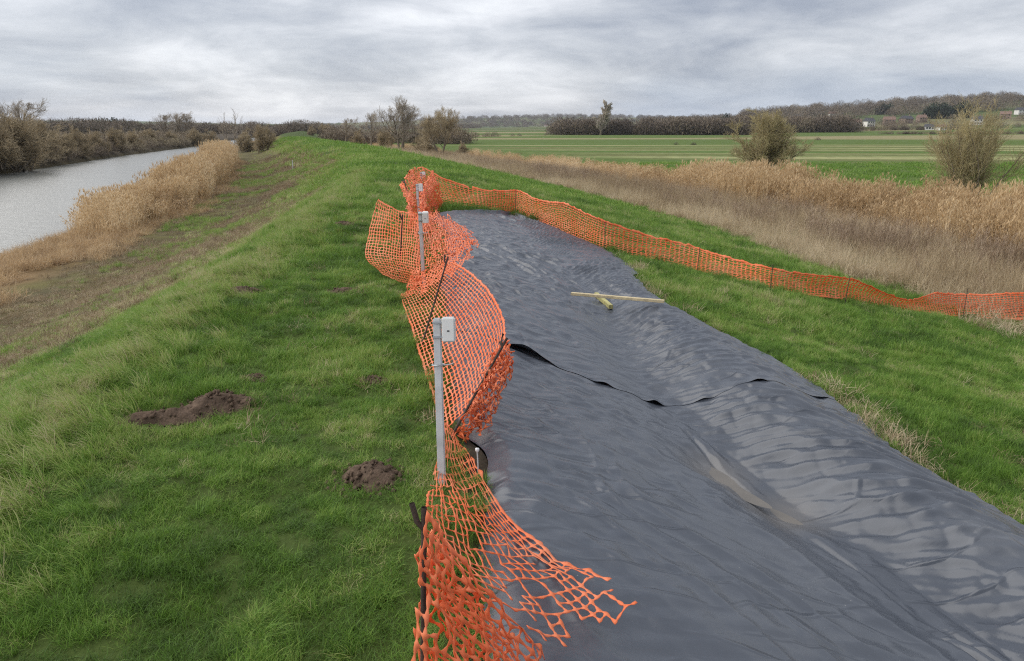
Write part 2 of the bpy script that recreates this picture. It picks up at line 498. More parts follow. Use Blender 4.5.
def tarp_mat():
    m, t, b, L = mat('black_polythene')
    geo = N(t, 'ShaderNodeNewGeometry')
    n = N(t, 'ShaderNodeTexNoise', inp={'Scale': 1.3, 'Detail': 6, 'Roughness': 0.65})
    L(geo.outputs['Position'], n.inputs['Vector'])
    # dried silt film
    rp = N(t, 'ShaderNodeValToRGB')
    e = rp.color_ramp.elements
    e[0].position = 0.40; e[0].color = (0.054, 0.063, 0.080, 1)
    e[1].position = 0.78; e[1].color = (0.10, 0.108, 0.122, 1)
    x = e.new(0.58); x.color = (0.066, 0.076, 0.094, 1)
    L(n.outputs[0], rp.inputs[0])
    # pale specks and droppings
    v = N(t, 'ShaderNodeTexVoronoi', inp={'Scale': 26.0})
    L(geo.outputs['Position'], v.inputs['Vector'])
    n5 = N(t, 'ShaderNodeTexNoise', inp={'Scale': 1.1, 'Detail': 2})
    L(geo.outputs['Position'], n5.inputs['Vector'])
    th = N(t, 'ShaderNodeMapRange', inp={1: 0.5, 2: 0.8, 3: 0.0, 4: 0.16})
    L(n5.outputs[0], th.inputs[0])
    lt = N(t, 'ShaderNodeMath', operation='LESS_THAN')
    L(v.outputs['Distance'], lt.inputs[0]); L(th.outputs[0], lt.inputs[1])
    ls = N(t, 'ShaderNodeMath', operation='MULTIPLY', inp={1: 0.5})
    L(lt.outputs[0], ls.inputs[0])
    mx = N(t, 'ShaderNodeMixRGB', inp={2: (0.36, 0.35, 0.33, 1)})
    L(ls.outputs[0], mx.inputs[0]); L(rp.outputs[0], mx.inputs[1])
    L(mx.outputs[0], b.inputs['Base Color'])
    rr = N(t, 'ShaderNodeMapRange', inp={1: 0.3, 2: 0.7, 3: 0.27, 4: 0.39})
    L(n.outputs[0], rr.inputs[0])
    L(rr.outputs[0], b.inputs['Roughness'])
    b.inputs['Specular IOR Level'].default_value = 0.75
    # fine crinkle
    w = N(t, 'ShaderNodeTexNoise', noise_type='RIDGED_MULTIFRACTAL', inp={'Scale': 2.6, 'Detail': 2.0, 'Roughness': 0.5, 'Distortion': 0.5})
    mp = N(t, 'ShaderNodeMapping')
    mp.inputs['Rotation'].default_value = (0, 0, R(35))
    mp.inputs['Scale'].default_value = (0.7, 2.2, 1)
    L(geo.outputs['Position'], mp.inputs[0]); L(mp.outputs[0], w.inputs['Vector'])
    bp = N(t, 'ShaderNodeBump', inp={'Strength': 0.4, 'Distance': 0.02})
    L(w.outputs[0], bp.inputs['Height'])
    # crumple facets
    mp2 = N(t, 'ShaderNodeMapping')
    mp2.inputs['Rotation'].default_value = (0, 0, R(22))
    mp2.inputs['Scale'].default_value = (1.3, 3.2, 1)
    dn = N(t, 'ShaderNodeTexNoise', inp={'Scale': 1.6, 'Detail': 3})
    L(geo.outputs['Position'], dn.inputs['Vector'])
    dm = N(t, 'ShaderNodeMixRGB', blend_type='ADD', inp={0: 0.16})
    L(geo.outputs['Position'], dm.inputs[1]); L(dn.outputs['Color'], dm.inputs[2])
    L(dm.outputs[0], mp2.inputs[0])
    vf = N(t, 'ShaderNodeTexVoronoi', inp={'Scale': 2.0, 'Detail': 0.0})
    L(mp2.outputs[0], vf.inputs['Vector'])
    bp2 = N(t, 'ShaderNodeBump', inp={'Strength': 0.32, 'Distance': 0.04})
    L(vf.outputs['Distance'], bp2.inputs['Height']); L(bp.outputs[0], bp2.inputs['Normal'])
    # thin crease lines
    ve = N(t, 'ShaderNodeTexVoronoi', feature='DISTANCE_TO_EDGE', inp={'Scale': 1.5})
    L(mp2.outputs[0], ve.inputs['Vector'])
    vm = N(t, 'ShaderNodeMapRange', interpolation_type='SMOOTHSTEP', inp={1: 0.0, 2: 0.07, 3: 1.0, 4: 0.0})
    L(ve.outputs['Distance'], vm.inputs[0])
    vk = N(t, 'ShaderNodeMath', operation='MULTIPLY')
    nk = N(t, 'ShaderNodeMapRange', inp={1: 0.42, 2: 0.62, 3: 0.0, 4: 1.0})
    L(dn.outputs[0], nk.inputs[0]); L(vm.outputs[0], vk.inputs[0]); L(nk.outputs[0], vk.inputs[1])
    bp3 = N(t, 'ShaderNodeBump', inp={'Strength': 0.55, 'Distance': 0.012})
    L(vk.outputs[0], bp3.inputs['Height']); L(bp2.outputs[0], bp3.inputs['Normal'])
    L(bp3.outputs[0], b.inputs['Normal'])
    # silt left round the puddles
    last = mx.outputs[0]
    for p in PUD:
        vd = N(t, 'ShaderNodeVectorMath', operation='DISTANCE')
        L(geo.outputs['Position'], vd.inputs[0])
        vd.inputs[1].default_value = (float(p[0]), float(p[1]), float(p[2]))
        ad = N(t, 'ShaderNodeMath', operation='MULTIPLY_ADD', inp={1: 0.5})
        L(n.outputs[0], ad.inputs[0]); L(vd.outputs['Value'], ad.inputs[2])
        mk = N(t, 'ShaderNodeMapRange', inp={1: 0.36, 2: 0.60, 3: 0.42, 4: 0.0})
        L(ad.outputs[0], mk.inputs[0])
        sm = N(t, 'ShaderNodeMixRGB', inp={2: (0.19, 0.17, 0.145, 1)})
        L(mk.outputs[0], sm.inputs[0]); L(last, sm.inputs[1])
        last = sm.outputs[0]
    L(last, b.inputs['Base Color'])
    return m


def net_mat():
    m, t, b, L = mat('orange_mesh_plastic')
    tc = N(t, 'ShaderNodeTexCoord')
    n = N(t, 'ShaderNodeTexNoise', inp={'Scale': 3.0, 'Detail': 4})
    L(tc.outputs['Object'], n.inputs['Vector'])
    rp = N(t, 'ShaderNodeValToRGB')
    e = rp.color_ramp.elements
    e[0].position = 0.35; e[0].color = (1.0, 0.25, 0.085, 1)
    e[1].position = 0.7; e[1].color = (1.0, 0.37, 0.19, 1)
    L(n.outputs[0], rp.inputs[0])
    L(rp.outputs[0], b.inputs['Base Color'])
    b.inputs['Roughness'].default_value = 0.45
    b.inputs['Specular IOR Level'].default_value = 0.35
    tr = N(t, 'ShaderNodeBsdfTranslucent')
    L(rp.outputs[0], tr.inputs[0])
    mx = N(t, 'ShaderNodeMixShader', inp={0: 0.36})
    L(b.outputs[0], mx.inputs[1]); L(tr.outputs[0], mx.inputs[2])
    L(mx.outputs[0], t.nodes['Material Output'].inputs[0])
    return m


M['ground'] = ground_mat()
M['water'] = water_mat()
M['tarp'] = tarp_mat()
M['net'] = net_mat()
M['puddle'] = simple('silty_puddle', (0.145, 0.13, 0.11), 0.15, 0.12, 6, spec=0.5)
M['pin'] = simple('rusty_steel', (0.055, 0.038, 0.03), 0.75, 0.4, 30, 0.003, 120, 0.4)
M['post'] = simple('grey_plastic', (0.58, 0.59, 0.60), 0.45, 0.22, 7, 0.001, 60)
M['box'] = simple('white_plastic', (0.80, 0.80, 0.78), 0.4, 0.07, 7)
M['steel'] = simple('steel_band', (0.45, 0.46, 0.47), 0.35, 0.15, 20, metal=0.8)
M['dark'] = simple('dark_lens', (0.03, 0.03, 0.035), 0.35, 0.1, 10)
M['wood'] = simple('pale_timber', (0.56, 0.47, 0.29), 0.7, 0.25, 14, 0.002, 80)
M['wood_green'] = simple('greenish_timber', (0.43, 0.40, 0.17), 0.7, 0.25, 14, 0.002, 80)
M['soil'] = simple('mole_soil', (0.115, 0.080, 0.057), 0.95, 0.45, 18, 0.02, 70, 0.15)
M['bark'] = simple('bark', (0.21, 0.175, 0.13), 0.9, 0.35, 4, 0.02, 12, 0.1)
M['bark_pale'] = simple('pale_bark', (0.16, 0.135, 0.10), 0.9, 0.35, 4, 0.02, 12, 0.1)
M['twig'] = simple('twig', (0.42, 0.34, 0.22), 0.9, 0.4, 0.8, spec=0.1)
M['twig_olive'] = simple('olive_twig', (0.44, 0.37, 0.21), 0.9, 0.35, 0.8, spec=0.1)
M['twig_grey'] = simple('grey_twig', (0.44, 0.385, 0.315), 0.9, 0.35, 0.8, spec=0.1)
M['brick'] = simple('brick_wall', (0.30, 0.22, 0.18), 0.9, 0.2, 2, spec=0.1)
M['render_white'] = simple('white_render', (0.72, 0.70, 0.66), 0.9, 0.1, 1, spec=0.1)
M['roof_red'] = simple('red_roof', (0.24, 0.16, 0.13), 0.9, 0.25, 2, spec=0.1)
M['roof_grey'] = simple('slate_roof', (0.10, 0.10, 0.11), 0.8, 0.25, 2, spec=0.1)
M['glass'] = simple('window_glass', (0.03, 0.035, 0.04), 0.15, 0.1, 1)
M['litter'] = simple('litter_plastic', (0.8, 0.8, 0.8), 0.4, 0.05, 5)

# ------------------------------------------------------------------ mesh helpers


def mesh_np(name, V, quads=None, tris=None, smooth=False):
    V = np.asarray(V, np.float32).reshape(-1, 3)
    me = bpy.data.meshes.new(name)
    nq = 0 if quads is None else len(quads)
    nt = 0 if tris is None else len(tris)
    loops = []
    if nq: loops.append(np.asarray(quads, np.int32).ravel())
    if nt: loops.append(np.asarray(tris, np.int32).ravel())
    loops = np.concatenate(loops) if loops else np.zeros(0, np.int32)
    me.vertices.add(len(V)); me.vertices.foreach_set('co', V.ravel())
    me.loops.add(len(loops)); me.loops.foreach_set('vertex_index', loops)
    me.polygons.add(nq + nt)
    st = np.concatenate([np.arange(nq) * 4, nq * 4 + np.arange(nt) * 3]).astype(np.int32)
    me.polygons.foreach_set('loop_start', st)
    if smooth:
        me.polygons.foreach_set('use_smooth', np.ones(nq + nt, bool))
    me.update(calc_edges=True)
    return me


def tag(o, label=None, cat=None, group=None, kind=None):
    if label: o['label'] = label
    if cat: o['category'] = cat
    if group: o['group'] = group
    if kind: o['kind'] = kind
    return o


def link(name, me, material=None, parent=None):
    o = bpy.data.objects.new(name, me)
    COL.objects.link(o)
    if material is not None and me is not None and not me.materials:
        me.materials.append(material)
    if parent is not None:
        o.parent = parent
    return o


def empty(name, loc, rz=0.0):
    o = bpy.data.objects.new(name, None)
    o.empty_display_size = 0.2
    COL.objects.link(o)
    o.location = tuple(float(c) for c in loc)
    o.rotation_euler = (0, 0, rz)
    return o


def gridquads(nu, nv):
    i = np.arange(nu - 1)[:, None] * nv + np.arange(nv - 1)[None]
    return np.stack([i, i + nv, i + nv + 1, i + 1], -1).reshape(-1, 4)


def tubes(polys, sides):
    """polys: list of (pts(n,3), radii(n)); all with the same n -> V, quads"""
    P = np.array([p for p, _ in polys], float)
    Rr = np.array([r for _, r in polys], float)
    n = P.shape[1]
    T = np.gradient(P, axis=1)
    T /= np.linalg.norm(T, axis=2, keepdims=True) + 1e-9
    ref = np.where(np.abs(T[..., 2:3]) > 0.9, np.array([1.0, 0, 0]), np.array([0, 0, 1.0]))
    A = np.cross(T, ref); A /= np.linalg.norm(A, axis=2, keepdims=True) + 1e-9
    B = np.cross(T, A)
    ang = np.arange(sides) / sides * 2 * np.pi
    V = P[:, :, None] + Rr[:, :, None, None] * (A[:, :, None] * np.cos(ang)[None, None, :, None] + B[:, :, None] * np.sin(ang)[None, None, :, None])
    m = len(polys)
    base = np.arange(m)[:, None, None] * n * sides + np.arange(n - 1)[None, :, None] * sides + np.arange(sides)[None, None]
    nxt = np.arange(m)[:, None, None] * n * sides + np.arange(n - 1)[None, :, None] * sides + ((np.arange(sides) + 1) % sides)[None, None]
    Q = np.stack([base, nxt, nxt + sides, base + sides], -1).reshape(-1, 4)
    return V.reshape(-1, 3), Q


def tube_mesh(name, polys_by_sides, smooth=True):
    Vs, Qs, off = [], [], 0
    for sides, polys in polys_by_sides:
        groups = {}
        for p in polys:
            groups.setdefault(len(p[0]), []).append(p)
        for g in groups.values():
            V, Q = tubes(g, sides)
            Vs.append(V); Qs.append(Q + off); off += len(V)
    return mesh_np(name, np.concatenate(Vs), np.concatenate(Qs), smooth=smooth)


def box_mesh(name, sx, sy, sz, bev=0.0, c=(0, 0, 0)):
    import bmesh
    bm = bmesh.new()
    bmesh.ops.create_cube(bm, size=1.0)
    for v in bm.verts:
        v.co = Vector((v.co.x * sx + c[0], v.co.y * sy + c[1], v.co.z * sz + c[2]))
    if bev:
        bmesh.ops.bevel(bm, geom=list(bm.edges), offset=bev, segments=2, affect='EDGES')
    me = bpy.data.meshes.new(name)
    bm.to_mesh(me); bm.free()
    return me


# ------------------------------------------------------------------ ground sheet
def axis_nodes(segs):
    out = []
    for a, b, st in segs:
        n = max(1, int(round((b - a) / st)))
        out.append(np.linspace(a, b, n, endpoint=False))
    out.append([segs[-1][1]])
    return np.concatenate(out)


def build_ground():
    sv = axis_nodes([(-4000, -600, 200), (-600, -100, 25), (-100, -40, 4), (-40, -20, 0.7), (-20, -9, 0.35), (-9, -1.5, 0.2), (-1.5, 8, 0.085), (8, 15, 0.2), (15, 34, 0.45), (34, 100, 4), (100, 600, 20), (600, 4500, 90)])
    yv = axis_nodes([(-40, 0.5, 1.0), (0.5, 10, 0.09), (10, 20, 0.16), (20, 45, 0.4), (45, 130, 1.2), (130, 400, 5), (400, 1500, 22), (1500, 6500, 70)])
    S, Y = np.meshgrid(sv, yv, indexing='ij')
    X = xl(Y) + S
    Z = ground(X, Y)
    V = np.stack([X, Y, Z], -1)
    me = mesh_np('ground', V, gridquads(len(sv), len(yv))[:, ::-1], smooth=True)
    # colour of the soil and the thatch that covers it
    c = np.zeros(S.shape + (3,))
    green = np.array([0.085, 0.125, 0.03]); bright = np.array([0.10, 0.19, 0.03]); straw = np.array([0.27, 0.21, 0.11])
    mud = np.array([0.090, 0.078, 0.038]); litter = np.array([0.26, 0.17, 0.085]); olive = np.array([0.11, 0.125, 0.035])
    wood = np.array([0.07, 0.055, 0.038])
    nz = fbm(X * 0.35, Y * 0.18, 81, 4)
    n2 = fbm(X * 1.3, Y * 1.3, 85, 3)

    def put(mask, col):
        c[:] = c * (1 - mask[..., None]) + col * mask[..., None]
    put(np.ones(S.shape), green * (0.75 + 0.35 * (n2 > 2))[..., None] if False else green * 0.72)
    sl = S + (nz - 0.5) * 3.0
    put(1 - sstep(-1.4, -0.3, sl), olive * [1.25, 1.0, 1.0])
    put((1 - sstep(-4.2, -2.2, sl)) * (0.55 + 0.45 * sstep(0.4, 0.6, n2)), mud * 1.15)
    put((1 - sstep(-10.2, -8.6, sl)), litter * 0.8)
    put((1 - sstep(-17.5, -15.0, S)), mud * 0.8)
    wf = wfar(Y)
    put(1 - sstep(wf - 0.5, wf + 1.0, S), wood)
    put(1 - sstep(wf - 60, wf - 30, S), green)
    # landward side
    sr = S + (nz - 0.5) * 4.0
    put(sstep(12.4, 14.2, sr), straw)
    put(sstep(19.6, 20.6, S), litter)
    put(sstep(27.5, 29.5, S + (nz - 0.5) * 2), green * 1.15)
    # bare scarp and ground under the sheet
    put(in_tarp(X, Y, 0.10).astype(float), np.array([0.05, 0.038, 0.026]))
    # rough brown strips in the far fields
    far = sstep(240, 300, Y) * (S > 30)
    big = fbm(X * 0.004, Y * 0.012, 91, 2)
    put(far * sstep(0.5, 0.56, big), np.array([0.26, 0.23, 0.12]))
    put(sstep(500, 900, Y) * 0.55, np.array([0.075, 0.095, 0.045]))
    a = me.attributes.new('gcol', 'FLOAT_COLOR', 'POINT')
    a.data.foreach_set('color', np.concatenate([c, np.ones(S.shape + (1,))], -1).astype(np.float32).ravel())
    q = Y + 0.10 * X
    fld = (S > 29) * sstep(92, 97, q) * (1 - sstep(196, 204, q)) * sstep(30, 60, S + 0.0 * Y)
    f = me.attributes.new('field', 'FLOAT', 'POINT')
    f.data.foreach_set('value', fld.astype(np.float32).ravel())
    o = link('ground', me, M['ground'])
    tag(o, kind='structure', label='grassed flood bank with flat fields running to low wooded hills', cat='ground')


build_ground()


def build_river():
    yv = axis_nodes([(-40, 150, 2.0), (150, 500, 5), (500, 1500, 20)])
    sv = np.linspace(0, 1, 14)
    T, Y = np.meshgrid(sv, yv, indexing='ij')
    L_ = wfar(Y) - 1.5
    S = L_ + (-12.6 - L_) * T
    V = np.stack([xl(Y) + S, Y, np.full_like(Y, -3.0)], -1)
    o = link('river', mesh_np('river', V, gridquads(len(sv), len(yv))[:, ::-1], smooth=True), M['water'])
    tag(o, kind='structure', label='pale grey river with small ripples left of the bank', cat='river')


build_river()

# ------------------------------------------------------------------ plastic sheets
_sx = curve([-1.2, -0.3, 0.05, 0.7, 1.25, 1.9, 2.78, 3.4, 5], [6.25, 6.05, 5.9, 5.52, 5.42, 5.5, 5.72, 5.9, 6.5])


def sheet(name, a, Yg, zoff, label):
    X = x0(Yg) + (x1(Yg) - x0(Yg)) * a
    # ragged edge
    rag = (fbm(Yg * 2.1, Yg * 0 + 3.3, 95, 4) - 0.5) * 0.26
    X = X + rag * sstep(0.9, 1.0, a) + (fbm(Yg * 1.6, Yg * 0 + 8.1, 96, 3) - 0.5) * 0.10 * (1 - sstep(0, 0.1, a))
    Z = tz(X, Yg) + zoff(X, Yg, a) - 0.05 * (1 - sstep(0, 0.05, a))
    V = np.stack([X, Yg, Z], -1)
    me = mesh_np(name, V, gridquads(*a.shape), smooth=True)
    o = link(name, me, M['tarp'])
    # normals must point up
    p = me.polygons[0].normal
    if p.z < 0:
        me.flip_normals()
    tag(o, label, 'plastic sheet')
    return o


def build_sheets():
    na = 290
    av = np.linspace(0, 1, na)
    ymid = 6.0
    xa = x0(ymid) + (x1(ymid) - x0(ymid)) * av
    ys = _sx(xa) + (fbm(xa * 3, xa * 0, 97, 3) - 0.5) * 0.12
    # near sheet, running on under the far one
    nb = 520
    b = np.linspace(0, 1, nb) ** 0.9
    A, B = np.meshgrid(av, b, indexing='ij')
    Yg = -1.2 + (ys[:, None] + 0.35 + 1.2) * B

    def zn(X, Y, a):
        dy = Y - np.interp(X, xa, ys)
        return -0.004 * sstep(-0.02, 0.06, dy)
    sheet('plastic_sheet', A, Yg, zn, 'nearer black plastic sheet over the slope, crumpled, with two silty puddles')
    nb = 560
    b = np.linspace(0, 1, nb) ** 1.25
    A, B = np.meshgrid(av, b, indexing='ij')
    Yg = ys[:, None] + (YEND - ys[:, None]) * B

    def zf(X, Y, a):
        dy = Y - np.interp(X, xa, ys)
        e = np.exp(-(dy / 0.12) ** 2)
        lift = 0
        for cx, wx_, h in ((0.12, 0.15, 0.075), (0.72, 0.06, 0.022), (1.12, 0.05, 0.035), (1.5, 0.05, 0.018), (1.95, 0.06, 0.018), (2.5, 0.07, 0.018)):
            lift = lift + h * np.exp(-((X - cx) / wx_) ** 2)
        return 0.002 + lift * e
    sheet('plastic_sheet', A, Yg, zf, 'farther black plastic sheet overlapping the nearer one, two battens lying on it')


build_sheets()

for i, (p, lab, rx, ry, ang) in enumerate((
        (PUD[0], 'longer silty grey-brown puddle in the sheet crease, farther of the two', 0.14, 0.42, R(27)),
        (PUD[1], 'silty grey-brown puddle in the sheet crease, nearer of the two', 0.10, 0.26, R(30)))):
    n = 40
    rr = np.linspace(0, 1, 9)[:, None]; th = np.linspace(0, 2 * np.pi, n, endpoint=False)[None]
    k = 1 + 0.18 * np.sin(3 * th + i) + 0.1 * np.sin(5 * th)
    lx = rr * k * rx * np.cos(th); ly = rr * k * ry * np.sin(th)
    X = p[0] + lx * math.cos(ang) - ly * math.sin(ang) * -1; Y = p[1] - lx * math.sin(ang) * -1 * 0 + lx * math.sin(-ang) + ly * math.cos(ang)
    X = p[0] + lx * math.cos(ang) - ly * math.sin(ang)
    lev = float(np.percentile(tz(X, Y), 45))
    V = np.stack([X - p[0], Y - p[1], np.zeros_like(X)], -1)
    q = []
    for a in range(8):
        for b in range(n):
            q.append((a * n + b, (a + 1) * n + b, (a + 1) * n + (b + 1) % n, a * n + (b + 1) % n))
    o = link('puddle', mesh_np('puddle', V, q, smooth=True), M['puddle'])
    o.location = (p[0], p[1], lev)
    tag(o, lab, 'puddle')

# ------------------------------------------------------------------ orange barrier mesh


def crspline(C, n, axis):
    C = np.moveaxis(np.asarray(C, float), axis, 0)
    m = len(C)
    t = np.linspace(0, m - 1, n)
    i = np.clip(t.astype(int), 0, m - 2); f = (t - i)[:, None, None]
    P = np.concatenate([2 * C[:1] - C[1:2], C, 2 * C[-1:] - C[-2:-1]])
    p0, p1, p2, p3 = P[i], P[i + 1], P[i + 2], P[i + 3]
    r = 0.5 * ((2 * p1) + (-p0 + p2) * f + (2 * p0 - 5 * p1 + 4 * p2 - p3) * f ** 2 + (-p0 + 3 * p1 - 3 * p2 + p3) * f ** 3)
    return np.moveaxis(r, 0, axis)


def net_mesh(name, ctrl, nu, nv, seed=0, wrinkle=0.02, wf=3.0, jit=0.006, w0=0.011, w1=0.0045, torn=None, floor=True, hem=1.7, flat=False):
    """ctrl (m,n,3): m along the length, n over the height; stretched plastic net with star-shaped knots"""
    rng = np.random.default_rng(seed)
    G = crspline(crspline(ctrl, nu, 0), nv, 1)
    du = np.gradient(G, axis=0); dv = np.gradient(G, axis=1)
    nrm = np.cross(du, dv); nrm /= np.linalg.norm(nrm, axis=2, keepdims=True) + 1e-9
    uu, vv = np.meshgrid(np.linspace(0, 1, nu) * nu / 12.0, np.linspace(0, 1, nv) * nv / 12.0, indexing='ij')
    wv = (fbm(uu * wf, vv * wf * 0.8, seed + 5, 3) - 0.5) * 2 * wrinkle
    G = G + nrm * wv[..., None]
    sh = (fbm(uu * wf * 0.9 + 9, vv * wf * 0.9, seed + 15, 2) - 0.5) * 2
    G = G + du * sh[..., None] * 0.35
    G = G + rng.normal(0, jit, G.shape)
    if floor:
        gz = np.where(in_tarp(G[..., 0], G[..., 1]), tz(G[..., 0], G[..., 1]) + 0.012, ground(G[..., 0], G[..., 1]) + 0.015)
        G[..., 2] = np.maximum(G[..., 2], gz)
        if flat:
            G[..., 2] = np.minimum(G[..., 2], gz + 0.10 + 0.5 * np.maximum(0, 0.35 - uu / uu.max()))
    du = np.gradient(G, axis=0); dv = np.gradient(G, axis=1)
    lu = np.linalg.norm(du, axis=2, keepdims=True) + 1e-9; lv = np.linalg.norm(dv, axis=2, keepdims=True) + 1e-9
    eu = du / lu; ev = dv / lv
    wU = np.minimum(w0, 0.26 * lu); wV = np.minimum(w0, 0.26 * lv)
    hm = np.ones((nu, nv, 1)); hm[:, 0] = hem; hm[:, -1] = hem
    cor = np.stack([G - eu * wU - ev * wV * hm, G + eu * wU - ev * wV * hm, G + eu * wU + ev * wV * hm, G - eu * wU + ev * wV * hm], 2)  # nu,nv,4,3
    keep = np.ones((nu, nv), bool)
    if torn is not None:
        U, Vv = np.meshgrid(np.linspace(0, 1, nu), np.linspace(0, 1, nv), indexing='ij')
        keep = rng.random((nu, nv)) > torn(U, Vv)
    V = [cor.reshape(-1, 3)]
    idx = (np.arange(nu)[:, None] * nv + np.arange(nv)[None]) * 4
    Q = [np.stack([idx, idx + 1, idx + 2, idx + 3], -1)[keep]]
    off = nu * nv * 4
    # links along the length; scraps torn clean off are dropped
    lk = keep[:-1] & keep[1:] & (rng.random((nu - 1, nv)) > (0.012 if torn is None else 0.05))
    lkv = keep[:, :-1] & keep[:, 1:] & (rng.random((nu, nv - 1)) > (0.012 if torn is None else 0.05))
    lab = np.where(keep, np.arange(nu * nv).reshape(nu, nv), 10 ** 9)
    for _ in range(400):
        old = lab.copy()
        a_ = np.where(lk, np.minimum(lab[:-1], lab[1:]), 10 ** 9)
        lab[:-1] = np.where(lk, np.minimum(lab[:-1], a_), lab[:-1]); lab[1:] = np.where(lk, np.minimum(lab[1:], a_), lab[1:])
        b_ = np.where(lkv, np.minimum(lab[:, :-1], lab[:, 1:]), 10 ** 9)
        lab[:, :-1] = np.where(lkv, np.minimum(lab[:, :-1], b_), lab[:, :-1]); lab[:, 1:] = np.where(lkv, np.minimum(lab[:, 1:], b_), lab[:, 1:])
        if (old == lab).all():
            break
    ids, cnt = np.unique(lab[keep], return_counts=True)
    keep = lab == ids[np.argmax(cnt)]
    Q[0] = np.stack([idx, idx + 1, idx + 2, idx + 3], -1)[keep]
    lk &= keep[:-1] & keep[1:]; lkv &= keep[:, :-1] & keep[:, 1:]
    mid = 0.5 * (G[:-1] + G[1:]); e = ev[:-1]
    hw = np.minimum(w1, 0.12 * lv[:-1]) * hm[:-1] ** 1.5
    mv = np.stack([mid - e * hw, mid + e * hw], 2)
    mi = off + (np.arange(nu - 1)[:, None] * nv + np.arange(nv)[None]) * 2
    V.append(mv.reshape(-1, 3)); off += (nu - 1) * nv * 2
    a = idx[:-1]; b = idx[1:]
    Q.append(np.stack([a + 1, mi, mi + 1, a + 2], -1)[lk]); Q.append(np.stack([mi, b, b + 3, mi + 1], -1)[lk])
    # links over the height
    lk = lkv
    mid = 0.5 * (G[:, :-1] + G[:, 1:]); e = eu[:, :-1]
    hw = np.minimum(w1, 0.12 * lu[:, :-1])
    mv = np.stack([mid - e * hw, mid + e * hw], 2)
    mi = off + (np.arange(nu)[:, None] * (nv - 1) + np.arange(nv - 1)[None]) * 2
    V.append(mv.reshape(-1, 3))
    a = idx[:, :-1]; b = idx[:, 1:]
    Q.append(np.stack([a + 3, a + 2, mi + 1, mi], -1)[lk]); Q.append(np.stack([mi, mi + 1, b + 1, b], -1)[lk])
    V = np.concatenate(V); Q = np.concatenate([q.reshape(-1, 4) for q in Q])
    used = np.zeros(len(V), bool); used[Q.ravel()] = True
    rem = np.cumsum(used) - 1
    return mesh_np(name, V[used], rem[Q])


def add_net(parent, me, off):
    o = link('net', me, M['net'], parent)
    md = o.modifiers.new('thick', 'SOLIDIFY'); md.thickness = 0.0022; md.offset = 0
    o.location = tuple(-float(c) for c in off)
    return o


def add_pin(parent, base, top, r=0.007, prongs=True):
    base = np.array(base, float); top = np.array(top, float)
    off = np.array(parent.location)
    d = top - base; d /= np.linalg.norm(d)
    b2 = base - d * 0.25
    side = np.cross(d, [0, 1, 0]); side /= np.linalg.norm(side)
    polys = [(np.array([b2 - off, (b2 + top) / 2 - off, top - off]), np.array([r, r, r]))]
    if prongs:   # the hooked head of a fencing pin
        h = top - d * 0.06
        polys.append((np.array([h - off, h + side * 0.018 + d * 0.02 - off, h + side * 0.032 + d * 0.07 - off]), np.array([r, r * 1.05, r])))
    o = link('pin', tube_mesh('pin', [(8, polys)]), M['pin'], parent)
    return o


def A(px, py, Y):
    return at(px, py, Y)


def Gd(px, py, up=0.02):
    p = hit(px, py, ground)
    p[2] += up
    return p


